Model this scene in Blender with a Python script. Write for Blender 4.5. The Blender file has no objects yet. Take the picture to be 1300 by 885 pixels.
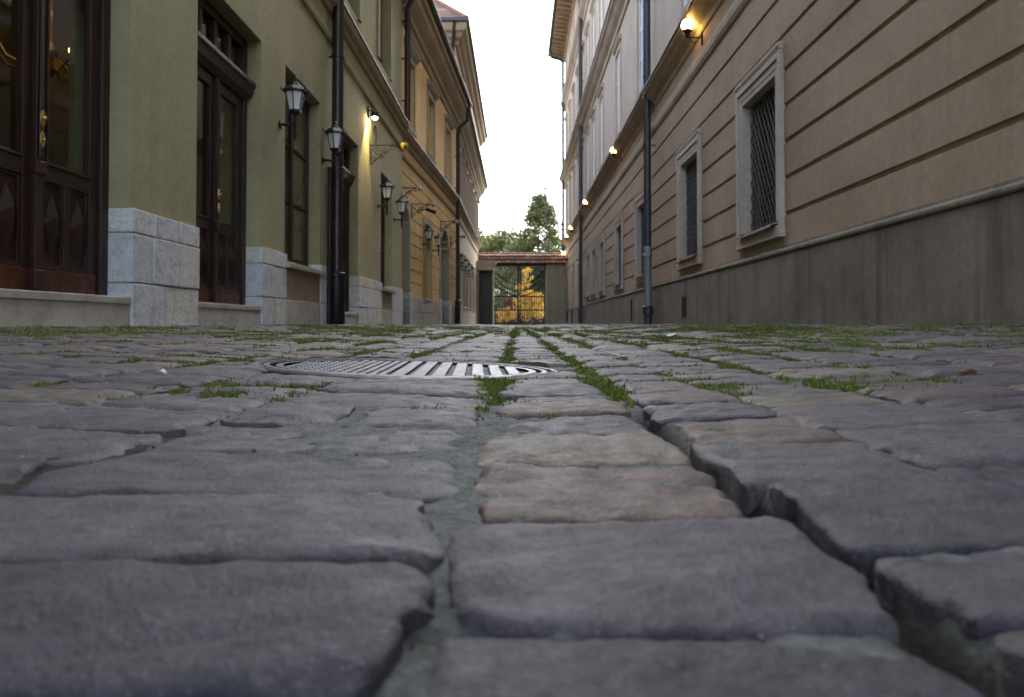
import bpy, bmesh, math, random
import numpy as np
from mathutils import Vector, Matrix

random.seed(7)
rng = np.random.default_rng(7)
R = math.radians
SC = bpy.context.scene
COL = SC.collection

# ------------------------------------------------------------------ camera, sky, sun, exposure
CAM_H = 0.11
FPX = 990.0
cam = bpy.data.cameras.new('camera')
cam_ob = bpy.data.objects.new('camera', cam)
COL.objects.link(cam_ob)
cam.sensor_width = 36.0
cam.lens = 36.0 * FPX / 1300.0
PITCH = 21.0 / FPX
cam_ob.location = (0, 0, CAM_H)
cam_ob.rotation_euler = (R(90) + math.atan(PITCH), 0, math.atan(7.0 / FPX))
cam.shift_y = -52.5 / 1300.0
cam.clip_start = 0.02
cam.clip_end = 2000
cam.dof.use_dof = True
cam.dof.focus_distance = 1.5
cam.dof.aperture_fstop = 11.0
SC.camera = cam_ob

world = bpy.data.worlds.new("World")
SC.world = world
world.use_nodes = True
wn = world.node_tree
wn.nodes.clear()
w_out = wn.nodes.new('ShaderNodeOutputWorld')
w_bg = wn.nodes.new('ShaderNodeBackground')
w_hsv = wn.nodes.new('ShaderNodeHueSaturation')
sky = wn.nodes.new('ShaderNodeTexSky')
sky.sky_type = 'NISHITA'
sky.sun_disc = False
sky.sun_elevation = R(40)
sky.sun_rotation = R(25)
sky.air_density = 1.0
sky.dust_density = 2.0
sky.ozone_density = 1.0
w_hsv.inputs['Saturation'].default_value = 0.62
w_hsv.inputs['Value'].default_value = 1.0
w_bg.inputs['Strength'].default_value = 0.15
wn.links.new(sky.outputs[0], w_hsv.inputs['Color'])
wn.links.new(w_hsv.outputs[0], w_bg.inputs['Color'])
wn.links.new(w_bg.outputs[0], w_out.inputs['Surface'])

sun = bpy.data.lights.new('sun', 'SUN')
sun.energy = 0.5
sun.angle = R(60)
sun.color = (1.0, 0.97, 0.93)
sun_ob = bpy.data.objects.new('sun', sun)
COL.objects.link(sun_ob)
sun_ob.rotation_euler = (-R(50), 0, -R(25))
sun_ob.location = (0, 30, 40)

SC.view_settings.view_transform = 'Standard'
SC.view_settings.look = 'None'
SC.view_settings.gamma = 1.0
SC.view_settings.use_curve_mapping = False
SC.view_settings.exposure = 2.6
SC.render.engine = 'CYCLES'
cy = SC.cycles
cy.use_adaptive_sampling = True
cy.adaptive_threshold = 0.03
cy.use_denoising = True
cy.max_bounces = 7
cy.diffuse_bounces = 5
cy.glossy_bounces = 3
cy.transmission_bounces = 4
cy.transparent_max_bounces = 6
cy.caustics_reflective = False
cy.caustics_refractive = False
cy.sample_clamp_indirect = 4.0

# ------------------------------------------------------------------ materials
def new_mat(name):
    m = bpy.data.materials.new(name)
    m.use_nodes = True
    nt = m.node_tree
    b = nt.nodes['Principled BSDF']
    return m, nt, b

def N(nt, t, **kw):
    n = nt.nodes.new(t)
    for k, v in kw.items():
        if k in n.inputs:
            n.inputs[k].default_value = v
        else:
            setattr(n, k, v)
    return n

def mixc(nt, fac, a, b, mode='MIX'):
    n = nt.nodes.new('ShaderNodeMix')
    n.data_type = 'RGBA'
    n.blend_type = mode
    for sock, v in ((n.inputs[0], fac), (n.inputs[6], a), (n.inputs[7], b)):
        if isinstance(v, (int, float)):
            sock.default_value = v
        elif isinstance(v, (tuple, list)):
            sock.default_value = tuple(v) + ((1.0,) if len(v) == 3 else ())
        else:
            nt.links.new(v, sock)
    return n.outputs[2]

def ramp(nt, fac, stops, interp='LINEAR'):
    n = nt.nodes.new('ShaderNodeValToRGB')
    n.color_ramp.interpolation = interp
    els = n.color_ramp.elements
    while len(els) > 1:
        els.remove(els[-1])
    for i, (p, c) in enumerate(stops):
        e = els[0] if i == 0 else els.new(p)
        e.position = p
        if isinstance(c, (int, float)):
            c = (c, c, c)
        e.color = tuple(c) + (1.0,)
    nt.links.new(fac, n.inputs[0])
    return n.outputs[0]

def noise(nt, scale, detail=4.0, rough=0.55, stretch=None, coord='Object'):
    tc = nt.nodes.new('ShaderNodeTexCoord')
    src = tc.outputs[coord]
    if stretch:
        mp = nt.nodes.new('ShaderNodeMapping')
        mp.inputs['Scale'].default_value = stretch
        nt.links.new(src, mp.inputs['Vector'])
        src = mp.outputs[0]
    n = nt.nodes.new('ShaderNodeTexNoise')
    n.inputs['Scale'].default_value = scale
    n.inputs['Detail'].default_value = detail
    n.inputs['Roughness'].default_value = rough
    nt.links.new(src, n.inputs['Vector'])
    return n.outputs['Fac']

def bump(nt, b, h, strength, dist=0.01):
    n = nt.nodes.new('ShaderNodeBump')
    n.inputs['Strength'].default_value = strength
    n.inputs['Distance'].default_value = dist
    nt.links.new(h, n.inputs['Height'])
    nt.links.new(n.outputs[0], b.inputs['Normal'])

def sc3(c, k):
    return tuple(x * k for x in c)

def plaster(name, c, stain=None, streak=0.25, bstr=0.25, scale=1.0):
    m, nt, b = new_mat(name)
    stain = stain or sc3(c, 0.72)
    n1 = noise(nt, 0.9 * scale, 6, 0.62)
    f1 = ramp(nt, n1, [(0.36, 0.0), (0.68, 1.0)])
    col = mixc(nt, f1, sc3(c, 1.06), mixc(nt, 0.55, c, stain))
    n2 = noise(nt, 2.2, 5, 0.6, (3.0, 3.0, 0.22))
    f2 = ramp(nt, n2, [(0.5, 0.0), (0.78, streak)])
    col = mixc(nt, f2, col, sc3(stain, 0.8))
    n3 = noise(nt, 14, 5, 0.65)
    f3 = ramp(nt, n3, [(0.3, 0.86), (0.7, 1.09)])
    col = mixc(nt, 1.0, col, f3, 'MULTIPLY')
    n6 = noise(nt, 0.55, 5, 0.7)          # old repairs: patches with a clearer border
    col = mixc(nt, ramp(nt, n6, [(0.545, 0.0), (0.565, 0.16)]), col, sc3(c, 1.25))
    n7 = noise(nt, 1.1, 6, 0.72)          # hairline cracks
    sb = N(nt, 'ShaderNodeMath', operation='SUBTRACT'); nt.links.new(n7, sb.inputs[0]); sb.inputs[1].default_value = 0.47
    ab = N(nt, 'ShaderNodeMath', operation='ABSOLUTE'); nt.links.new(sb.outputs[0], ab.inputs[0])
    n8 = noise(nt, 0.4, 3, 0.5)
    mk = N(nt, 'ShaderNodeMath', operation='MULTIPLY')
    nt.links.new(ramp(nt, ab.outputs[0], [(0.0, 0.5), (0.0022, 0.0)]), mk.inputs[0])
    nt.links.new(ramp(nt, n8, [(0.52, 0.0), (0.62, 1.0)]), mk.inputs[1])
    col = mixc(nt, mk.outputs[0], col, sc3(stain, 0.4))
    n9 = noise(nt, 3.5, 6, 0.7)           # small grime spots
    col = mixc(nt, ramp(nt, n9, [(0.62, 0.0), (0.74, 0.35)]), col, sc3(stain, 0.7))
    nt.links.new(col, b.inputs['Base Color'])
    b.inputs['Roughness'].default_value = 0.9
    b.inputs['Specular IOR Level'].default_value = 0.25
    n4 = noise(nt, 120, 4, 0.6)
    n5 = noise(nt, 9, 3, 0.5)
    add = N(nt, 'ShaderNodeMath', operation='ADD')
    nt.links.new(n4, add.inputs[0]); nt.links.new(n5, add.inputs[1])
    bump(nt, b, add.outputs[0], bstr, 0.006)
    return m

def simple(name, c, rough=0.5, metal=0.0, var=0.2, scale=8, bstr=0.1, spec=0.5, stretch=None):
    m, nt, b = new_mat(name)
    n1 = noise(nt, scale, 5, 0.6, stretch)
    f = ramp(nt, n1, [(0.3, 1.0 - var), (0.7, 1.0 + var * 0.5)])
    nt.links.new(mixc(nt, 1.0, c, f, 'MULTIPLY'), b.inputs['Base Color'])
    rr = ramp(nt, n1, [(0.25, min(1, rough * 1.25)), (0.75, rough * 0.8)])
    nt.links.new(rr, b.inputs['Roughness'])
    b.inputs['Metallic'].default_value = metal
    b.inputs['Specular IOR Level'].default_value = spec
    if bstr:
        bump(nt, b, n1, bstr, 0.004)
    return m

def island_stone(name, stops, rough=0.7, bstr=0.5, fine=90, spec=0.4, pit=0.35, dist=0.006, medium=16):
    """Stone whose single blocks differ in tone (each block is its own mesh island)."""
    m, nt, b = new_mat(name)
    g = nt.nodes.new('ShaderNodeNewGeometry')
    base = ramp(nt, g.outputs['Random Per Island'], stops, 'CONSTANT')
    n1 = noise(nt, medium, 6, 0.65)
    f1 = ramp(nt, n1, [(0.28, 0.72), (0.5, 1.0), (0.75, 1.16)])
    col = mixc(nt, 1.0, base, f1, 'MULTIPLY')
    n2 = noise(nt, fine, 4, 0.7)
    f2 = ramp(nt, n2, [(0.3, 0.8), (0.6, 1.08)])
    col = mixc(nt, 1.0, col, f2, 'MULTIPLY')
    n3 = noise(nt, medium * 2.3, 3, 0.6)
    f3 = ramp(nt, n3, [(0.25, 1.0), (0.36, 0.0)])
    fm = N(nt, 'ShaderNodeMath', operation='MULTIPLY')
    nt.links.new(f3, fm.inputs[0]); fm.inputs[1].default_value = pit
    col = mixc(nt, fm.outputs[0], col, (0.05, 0.047, 0.045))
    nt.links.new(col, b.inputs['Base Color'])
    rr = ramp(nt, n1, [(0.3, min(1.0, rough * 1.2)), (0.7, rough * 0.85)])
    nt.links.new(rr, b.inputs['Roughness'])
    b.inputs['Specular IOR Level'].default_value = spec
    mx = N(nt, 'ShaderNodeMath', operation='MULTIPLY_ADD')
    nt.links.new(n2, mx.inputs[0]); mx.inputs[1].default_value = 0.5
    nt.links.new(n1, mx.inputs[2])
    bump(nt, b, mx.outputs[0], bstr, dist)
    return m

def emitter(name, c, strength):
    m, nt, b = new_mat(name)
    b.inputs['Base Color'].default_value = (*c, 1)
    b.inputs['Emission Color'].default_value = (*c, 1)
    b.inputs['Emission Strength'].default_value = strength
    b.inputs['Roughness'].default_value = 0.3
    return m

def leaf_mat(name, stops):
    m, nt, b = new_mat(name)
    g = nt.nodes.new('ShaderNodeNewGeometry')
    c = ramp(nt, g.outputs['Random Per Island'], stops)
    n1 = noise(nt, 0.9, 3, 0.5)
    f = ramp(nt, n1, [(0.3, 0.62), (0.7, 1.25)])
    c = mixc(nt, 1.0, c, f, 'MULTIPLY')
    nt.links.new(c, b.inputs['Base Color'])
    b.inputs['Roughness'].default_value = 0.55
    b.inputs['Specular IOR Level'].default_value = 0.3
    tr = nt.nodes.new('ShaderNodeBsdfTranslucent')
    nt.links.new(c, tr.inputs['Color'])
    ms = nt.nodes.new('ShaderNodeMixShader')
    ms.inputs[0].default_value = 0.35
    nt.links.new(b.outputs[0], ms.inputs[1]); nt.links.new(tr.outputs[0], ms.inputs[2])
    nt.links.new(ms.outputs[0], nt.nodes['Material Output'].inputs['Surface'])
    return m

M = {}
M['olive'] = plaster('olive_plaster', (0.355, 0.331, 0.193), (0.260, 0.239, 0.138), 0.22)
M['panel'] = plaster('brown_plaster_panel', (0.338, 0.269, 0.188), (0.188, 0.144, 0.100), 0.6, 0.3)
M['yellow'] = plaster('ochre_plaster', (0.683, 0.478, 0.194), (0.513, 0.353, 0.147), 0.3)
M['yellow_up'] = plaster('pale_ochre_plaster', (0.809, 0.572, 0.279), (0.635, 0.452, 0.220), 0.2)
M['beige'] = plaster('beige_plaster', (0.450, 0.375, 0.281), (0.338, 0.281, 0.213), 0.25)
M['cornice'] = plaster('cornice_plaster', (0.351, 0.280, 0.176), (0.234, 0.182, 0.117), 0.4)
M['greyolive'] = plaster('grey_olive_trim', (0.380, 0.361, 0.249), None, 0.3)
M['taupe'] = plaster('taupe_plaster', (0.397, 0.292, 0.200), (0.296, 0.202, 0.126), 0.3, 0.22)
M['pink'] = plaster('pale_pinkish_plaster', (0.506, 0.405, 0.314), (0.412, 0.330, 0.254), 0.2, 0.2)
M['trim'] = plaster('pale_stone_trim', (0.506, 0.437, 0.361), (0.366, 0.310, 0.253), 0.35)
M['rplinth'] = plaster('dirty_cement_plinth', (0.237, 0.195, 0.143), (0.101, 0.083, 0.062), 0.85, 0.35, 1.6)
M['ledge'] = plaster('ledge_plaster', (0.437, 0.351, 0.258), (0.291, 0.225, 0.159), 0.4)
M['gatewall'] = plaster('gate_pier_plaster', (0.338, 0.306, 0.231), (0.237, 0.213, 0.156), 0.5)
M['white'] = simple('white_paint', (0.72, 0.72, 0.70), 0.5, 0, 0.1, 6, 0.05)
M['houseplaster'] = plaster('white_house_plaster', (0.7, 0.71, 0.72), None, 0.2)
M['stone'] = island_stone('hewn_limestone', [(0, (0.66, 0.67, 0.68)), (0.25, (0.60, 0.62, 0.66)), (0.5, (0.66, 0.65, 0.60)), (0.75, (0.58, 0.60, 0.64)), (0.9, (0.64, 0.61, 0.52))],
                          0.85, 1.0, 38, 0.3, 0.45, 0.014, 11)
M['slab'] = island_stone('step_stone', [(0, (0.46, 0.43, 0.37)), (0.5, (0.43, 0.40, 0.355))], 0.8, 0.3, 80, 0.3, 0.12, 0.005, 5)
M['wood'] = simple('dark_red_brown_wood', (0.037, 0.0155, 0.0098), 0.48, 0, 0.45, 9, 0.15, 0.4, (6, 6, 0.5))
M['copper'] = simple('copper_kick_plate', (0.20, 0.085, 0.05), 0.42, 0.85, 0.4, 12, 0.2)
M['brass'] = simple('brass', (0.5, 0.36, 0.13), 0.35, 0.9, 0.3, 20, 0.05)
M['iron'] = simple('black_iron', (0.018, 0.018, 0.02), 0.42, 0.3, 0.4, 30, 0.15)
M['pipe_brown'] = simple('dark_brown_pipe_paint', (0.035, 0.024, 0.022), 0.35, 0.2, 0.35, 10, 0.05)
M['pipe_navy'] = simple('dark_blue_grey_pipe_paint', (0.045, 0.052, 0.062), 0.4, 0.2, 0.3, 10, 0.05)
M['zinc'] = simple('grey_zinc', (0.24, 0.25, 0.25), 0.5, 0.5, 0.25, 8, 0.05)
M['redmetal'] = simple('dark_red_flashing', (0.10, 0.042, 0.032), 0.5, 0.2, 0.3, 8, 0.05)
M['grille'] = simple('dull_grey_iron', (0.105, 0.095, 0.088), 0.5, 0.3, 0.3, 30, 0.1)
M['sootgrey'] = simple('dark_vent_metal', (0.035, 0.034, 0.034), 0.7, 0.1, 0.4, 20, 0.2)
M['rust'] = simple('rusty_metal', (0.11, 0.055, 0.028), 0.8, 0.1, 0.5, 18, 0.3)
M['castiron'] = simple('worn_cast_iron', (0.115, 0.117, 0.13), 0.5, 0.7, 0.4, 35, 0.3)
M['castdark'] = simple('dirty_cast_iron', (0.05, 0.05, 0.05), 0.75, 0.3, 0.4, 40, 0.3)
M['tile'] = island_stone('clay_roof_tile', [(0, (0.31, 0.175, 0.125)), (0.3, (0.25, 0.145, 0.11)), (0.6, (0.35, 0.22, 0.165)), (0.85, (0.22, 0.14, 0.115))], 0.8, 0.3, 60, 0.3, 0.3)
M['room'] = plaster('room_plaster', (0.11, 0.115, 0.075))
M['frost'] = simple('frosted_lantern_glass', (0.82, 0.82, 0.82), 0.35, 0, 0.15, 10, 0.0)
M['camwhite'] = simple('white_plastic', (0.7, 0.69, 0.66), 0.4, 0, 0.1, 10, 0)
M['camlit'] = simple('yellow_lit_plastic', (0.75, 0.55, 0.03), 0.4, 0, 0.15, 10, 0)  # yellow lamplight on the dome, put into the shell colour
M['bark'] = simple('tree_bark', (0.09, 0.065, 0.045), 0.9, 0, 0.4, 14, 0.5, 0.2, (1, 1, 0.3))
M['lawn'] = simple('lawn_grass', (0.05, 0.07, 0.022), 0.9, 0, 0.5, 3, 0.3, 0.2)
M['paper'] = simple('white_paper', (0.75, 0.75, 0.74), 0.7, 0, 0.05, 10, 0.05)
M['deadleaf'] = simple('brown_dead_leaf', (0.20, 0.10, 0.045), 0.7, 0, 0.4, 60, 0.2)
M['globe'] = emitter('lit_opal_globe', (1.0, 0.62, 0.18), 5.5)
M['spot'] = emitter('lit_floodlight_lens', (1.0, 0.78, 0.38), 60.0)
M['bulb'] = emitter('candle_bulb', (1.0, 0.50, 0.14), 3.0)

def glass_dark(name, c, rough=0.06, var=0.5):
    m, nt, b = new_mat(name)
    n1 = noise(nt, 1.3, 4, 0.6)
    f = ramp(nt, n1, [(0.3, 1 - var), (0.7, 1 + var)])
    nt.links.new(mixc(nt, 1.0, c, f, 'MULTIPLY'), b.inputs['Base Color'])
    b.inputs['Roughness'].default_value = rough
    b.inputs['Specular IOR Level'].default_value = 0.6
    n2 = noise(nt, 2.5, 2, 0.5)
    bump(nt, b, n2, 0.05, 0.02)
    return m
M['pane'] = glass_dark('curtained_glass', (0.14, 0.13, 0.075))
M['pane_dark'] = glass_dark('dark_glass', (0.02, 0.02, 0.02))
M['pane_sky'] = glass_dark('sky_toned_glass', (0.26, 0.28, 0.30), 0.04)  # pale blue-grey base paints the reflected sky into the panes
def clear_glass():
    m, nt, b = new_mat('clear_door_glass')
    gl = N(nt, 'ShaderNodeBsdfGlossy'); gl.inputs['Roughness'].default_value = 0.03
    tr = N(nt, 'ShaderNodeBsdfTransparent'); tr.inputs['Color'].default_value = (0.80, 0.82, 0.76, 1)
    fr = N(nt, 'ShaderNodeFresnel'); fr.inputs['IOR'].default_value = 1.5
    ge = N(nt, 'ShaderNodeNewGeometry')
    sb = N(nt, 'ShaderNodeMath', operation='SUBTRACT', use_clamp=True)   # only the outer face of the pane reflects
    nt.links.new(fr.outputs[0], sb.inputs[0]); nt.links.new(ge.outputs['Backfacing'], sb.inputs[1])
    ms = N(nt, 'ShaderNodeMixShader')
    nt.links.new(sb.outputs[0], ms.inputs[0])
    nt.links.new(tr.outputs[0], ms.inputs[1]); nt.links.new(gl.outputs[0], ms.inputs[2])
    nt.links.new(ms.outputs[0], nt.nodes['Material Output'].inputs['Surface'])
    return m
M['glass'] = clear_glass()

# purple-grey porphyry setts, a few ochre and reddish ones
def sett_mat():
    m, nt, b = new_mat('porphyry_setts')
    g = nt.nodes.new('ShaderNodeNewGeometry')
    stops = [(0.0, (0.0686, 0.0586, 0.0707)), (0.11, (0.0468, 0.0414, 0.0539)), (0.21, (0.0853, 0.0737, 0.0818)),
             (0.32, (0.0593, 0.0495, 0.0605)), (0.43, (0.0811, 0.0707, 0.0744)), (0.53, (0.0770, 0.0545, 0.0577)),
             (0.62, (0.1123, 0.0909, 0.0707)), (0.71, (0.0416, 0.0384, 0.0502)), (0.80, (0.1061, 0.0707, 0.0577)), (0.90, (0.1269, 0.1050, 0.0763))]
    ad = N(nt, 'ShaderNodeMath', operation='ADD'); nt.links.new(g.outputs['Random Per Island'], ad.inputs[0]); ad.inputs[1].default_value = 0.2
    frc = N(nt, 'ShaderNodeMath', operation='FRACT'); nt.links.new(ad.outputs[0], frc.inputs[0])
    base = ramp(nt, frc.outputs[0], stops, 'CONSTANT')
    nA = noise(nt, 7, 5, 0.6)
    base = mixc(nt, ramp(nt, nA, [(0.44, 0.0), (0.70, 0.45)]), base, (0.076, 0.064, 0.062))
    nB = noise(nt, 26, 6, 0.68)
    base = mixc(nt, 1.0, base, ramp(nt, nB, [(0.28, 0.66), (0.5, 1.0), (0.74, 1.28)]), 'MULTIPLY')
    nC = noise(nt, 210, 4, 0.75)
    base = mixc(nt, 1.0, base, ramp(nt, nC, [(0.28, 0.68), (0.5, 1.0), (0.72, 1.30)]), 'MULTIPLY')
    # light crystals and dark pits
    vo = nt.nodes.new('ShaderNodeTexVoronoi'); vo.inputs['Scale'].default_value = 260
    tc = nt.nodes.new('ShaderNodeTexCoord'); nt.links.new(tc.outputs['Object'], vo.inputs['Vector'])
    base = mixc(nt, ramp(nt, vo.outputs['Distance'], [(0.10, 0.55), (0.22, 0.0)]), base, (0.20, 0.19, 0.19))
    nD = noise(nt, 60, 3, 0.6)
    base = mixc(nt, ramp(nt, nD, [(0.26, 0.85), (0.36, 0.0)]), base, (0.018, 0.017, 0.017))
    nE = noise(nt, 3.2, 6, 0.62)
    base = mixc(nt, ramp(nt, nE, [(0.55, 0.0), (0.72, 0.55)]), base, (0.030, 0.029, 0.031))
    # fine dark veins
    nV = noise(nt, 5.5, 4, 0.6)
    sb = N(nt, 'ShaderNodeMath', operation='SUBTRACT'); nt.links.new(nV, sb.inputs[0]); sb.inputs[1].default_value = 0.5
    ab = N(nt, 'ShaderNodeMath', operation='ABSOLUTE'); nt.links.new(sb.outputs[0], ab.inputs[0])
    base = mixc(nt, ramp(nt, ab.outputs[0], [(0.0, 0.6), (0.006, 0.0)]), base, (0.02, 0.019, 0.02))
    nt.links.new(base, b.inputs['Base Color'])
    nt.links.new(ramp(nt, nB, [(0.3, 0.72), (0.7, 0.48)]), b.inputs['Roughness'])
    b.inputs['Specular IOR Level'].default_value = 0.36
    mx = N(nt, 'ShaderNodeMath', operation='MULTIPLY_ADD')
    nt.links.new(nC, mx.inputs[0]); mx.inputs[1].default_value = 0.7; nt.links.new(nB, mx.inputs[2])
    bump(nt, b, mx.outputs[0], 1.0, 0.004)
    return m
M['sett'] = sett_mat()
def mortar_mat():
    m, nt, b = new_mat('sandy_mortar')
    n1 = noise(nt, 9, 6, 0.7)
    n2 = noise(nt, 190, 5, 0.75)
    n3 = noise(nt, 42, 5, 0.7)
    col = mixc(nt, ramp(nt, n1, [(0.35, 0.0), (0.65, 1.0)]), (0.25, 0.262, 0.245), (0.175, 0.185, 0.165))
    col = mixc(nt, ramp(nt, n3, [(0.45, 0.0), (0.68, 0.7)]), col, (0.10, 0.10, 0.085))
    col = mixc(nt, 1.0, col, ramp(nt, n2, [(0.25, 0.5), (0.5, 1.0), (0.7, 1.45)]), 'MULTIPLY')
    at = N(nt, 'ShaderNodeAttribute', attribute_name='soil')
    col = mixc(nt, at.outputs['Fac'], col, (0.022, 0.016, 0.012))
    nt.links.new(col, b.inputs['Base Color'])
    b.inputs['Roughness'].default_value = 0.95
    b.inputs['Specular IOR Level'].default_value = 0.2
    mx = N(nt, 'ShaderNodeMath', operation='ADD'); nt.links.new(n2, mx.inputs[0]); nt.links.new(n3, mx.inputs[1])
    bump(nt, b, mx.outputs[0], 1.0, 0.006)
    return m
M['mortar'] = mortar_mat()
M['grass'] = leaf_mat('short_joint_grass', [(0, (0.06, 0.10, 0.016)), (0.45, (0.11, 0.165, 0.025)), (0.8, (0.16, 0.20, 0.036)), (0.92, (0.18, 0.175, 0.055)), (1, (0.22, 0.16, 0.08))])
M['leaf_green'] = leaf_mat('green_leaves', [(0, (0.085, 0.12, 0.06)), (0.55, (0.14, 0.18, 0.08)), (0.85, (0.20, 0.22, 0.09)), (1, (0.46, 0.29, 0.08))])
M['leaf_dark'] = leaf_mat('dark_green_leaves', [(0, (0.018, 0.032, 0.016)), (0.7, (0.035, 0.055, 0.024)), (1, (0.06, 0.08, 0.03))])
M['leaf_pale'] = leaf_mat('yellow_green_leaves', [(0, (0.09, 0.12, 0.03)), (0.6, (0.15, 0.17, 0.045)), (1, (0.27, 0.21, 0.05))])
M['leaf_gold'] = leaf_mat('golden_leaves', [(0, (0.50, 0.27, 0.04)), (0.5, (0.70, 0.42, 0.06)), (1, (0.75, 0.55, 0.14))])
M['leaf_red'] = leaf_mat('red_leaves', [(0, (0.22, 0.03, 0.035)), (1, (0.36, 0.06, 0.05))])

# ------------------------------------------------------------------ mesh helpers
class MB:
    """Collects shapes in facade coordinates (outward, along, up) and links them as one mesh object."""
    def __init__(self, side=1):
        self.v = []; self.f = []; self.side = side
    def add(self, vs, fs):
        o = len(self.v)
        self.v += [tuple(p) for p in vs]
        self.f += [tuple(i + o for i in f) for f in fs]
        return self
    def box(self, d0, d1, u0, u1, z0, z1):
        return self.add([(d0,u0,z0),(d1,u0,z0),(d1,u1,z0),(d0,u1,z0),(d0,u0,z1),(d1,u0,z1),(d1,u1,z1),(d0,u1,z1)],
                        [(0,3,2,1),(4,5,6,7),(0,1,5,4),(1,2,6,5),(2,3,7,6),(3,0,4,7)])
    def extrude(self, prof, u0, u1):
        n = len(prof)
        vs = [(d, u0, z) for d, z in prof] + [(d, u1, z) for d, z in prof]
        fs = [(i, (i+1) % n, n + (i+1) % n, n + i) for i in range(n)]
        fs += [tuple(range(n))[::-1], tuple(range(n, 2*n))]
        return self.add(vs, fs)
    def grid_solid(self, ds, us, zs, solid):
        """Closed surface of the filled cells of a grid."""
        nd, nu, nz = len(ds)-1, len(us)-1, len(zs)-1
        S = np.zeros((nd+2, nu+2, nz+2), bool)
        for i in range(nd):
            for j in range(nu):
                for k in range(nz):
                    S[i+1, j+1, k+1] = solid((ds[i]+ds[i+1])/2, (us[j]+us[j+1])/2, (zs[k]+zs[k+1])/2)
        idx = {}
        def V(i, j, k):
            key = (i, j, k)
            if key not in idx:
                idx[key] = len(self.v)
                self.v.append((ds[i], us[j], zs[k]))
            return idx[key]
        for i in range(nd):
            for j in range(nu):
                for k in range(nz):
                    if not S[i+1, j+1, k+1]:
                        continue
                    if not S[i, j+1, k+1]: self.f.append((V(i,j,k),V(i,j,k+1),V(i,j+1,k+1),V(i,j+1,k)))
                    if not S[i+2, j+1, k+1]: self.f.append((V(i+1,j,k),V(i+1,j+1,k),V(i+1,j+1,k+1),V(i+1,j,k+1)))
                    if not S[i+1, j, k+1]: self.f.append((V(i,j,k),V(i+1,j,k),V(i+1,j,k+1),V(i,j,k+1)))
                    if not S[i+1, j+2, k+1]: self.f.append((V(i,j+1,k),V(i,j+1,k+1),V(i+1,j+1,k+1),V(i+1,j+1,k)))
                    if not S[i+1, j+1, k]: self.f.append((V(i,j,k),V(i,j+1,k),V(i+1,j+1,k),V(i+1,j,k)))
                    if not S[i+1, j+1, k+2]: self.f.append((V(i,j,k+1),V(i+1,j,k+1),V(i+1,j+1,k+1),V(i,j+1,k+1)))
        return self
    def tube(self, pts, r, n=8, cap=True):
        pts = [Vector(p) for p in pts]
        k = len(pts)
        rs = r if isinstance(r, (list, tuple)) else [r]*k
        rings = []
        prev = None
        for i, p in enumerate(pts):
            t = (pts[min(i+1, k-1)] - pts[max(i-1, 0)]).normalized()
            if prev is None:
                a = Vector((0, 0, 1)) if abs(t.z) < 0.9 else Vector((0, 1, 0))
                x = t.cross(a).normalized()
            else:
                x = (prev - t * prev.dot(t)).normalized()
            prev = x
            y = t.cross(x)
            rings.append([p + (x*math.cos(q) + y*math.sin(q)) * rs[i] for q in [2*math.pi*j/n for j in range(n)]])
        vs = [q for ring in rings for q in ring]
        fs = [(i*n+j, i*n+(j+1) % n, (i+1)*n+(j+1) % n, (i+1)*n+j) for i in range(k-1) for j in range(n)]
        if cap:
            fs += [tuple(range(n))[::-1], tuple(range((k-1)*n, k*n))]
        return self.add(vs, fs)
    def lathe(self, prof, c=(0, 0, 0), n=16, rot=0.0):
        vs = []
        for r, z in prof:
            for j in range(n):
                q = 2*math.pi*j/n + rot
                vs.append((c[0]+r*math.cos(q), c[1]+r*math.sin(q), c[2]+z))
        k = len(prof)
        fs = [(i*n+j, i*n+(j+1) % n, (i+1)*n+(j+1) % n, (i+1)*n+j) for i in range(k-1) for j in range(n)]
        fs += [tuple(range(n))[::-1], tuple(range((k-1)*n, k*n))]
        return self.add(vs, fs)
    def ball(self, c, r, n=14, m=9, sz=1.0):
        prof = [(max(1e-4, r*math.sin(math.pi*i/m)), -r*sz*math.cos(math.pi*i/m)) for i in range(m+1)]
        return self.lathe(prof, c, n)
    def build(self, name, mat, parent=None, bevel=0.0, smooth=False, seg=2):
        me = bpy.data.meshes.new(name)
        s = self.side
        me.from_pydata([(p[0]*s, p[1], p[2]) for p in self.v], [], self.f)
        bm = bmesh.new(); bm.from_mesh(me)
        bmesh.ops.recalc_face_normals(bm, faces=bm.faces)
        bm.to_mesh(me); bm.free()
        if smooth:
            for p in me.polygons: p.use_smooth = True
            try: me.set_sharp_from_angle(angle=R(40))
            except Exception: pass
        me.materials.append(mat if not isinstance(mat, str) else M[mat])
        o = bpy.data.objects.new(name, me)
        COL.objects.link(o)
        if parent: o.parent = parent
        if bevel:
            b = o.modifiers.new('bevel', 'BEVEL')
            b.width = bevel; b.segments = seg; b.limit_method = 'ANGLE'; b.angle_limit = R(40)
        return o

def thing(name, label, cat, loc=(0, 0, 0), rz=0.0, group=None):
    o = bpy.data.objects.new(name, None)
    COL.objects.link(o)
    o.empty_display_size = 0.2
    o.location = loc; o.rotation_euler = (0, 0, rz)
    tag(o, label, cat, group)
    return o
def tag(o, label, cat, group=None, kind=None):
    if label: o['label'] = label
    if cat: o['category'] = cat
    if group: o['group'] = group
    if kind: o['kind'] = kind
    return o
def copy_thing(src, loc, rz, label):
    r = src.copy(); COL.objects.link(r); r.location = loc; r.rotation_euler = (0, 0, rz); r['label'] = label
    for ch in list(src.children):
        c = ch.copy(); COL.objects.link(c); c.parent = r
        for g in list(ch.children):
            d = g.copy(); COL.objects.link(d); d.parent = c
    return r

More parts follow.
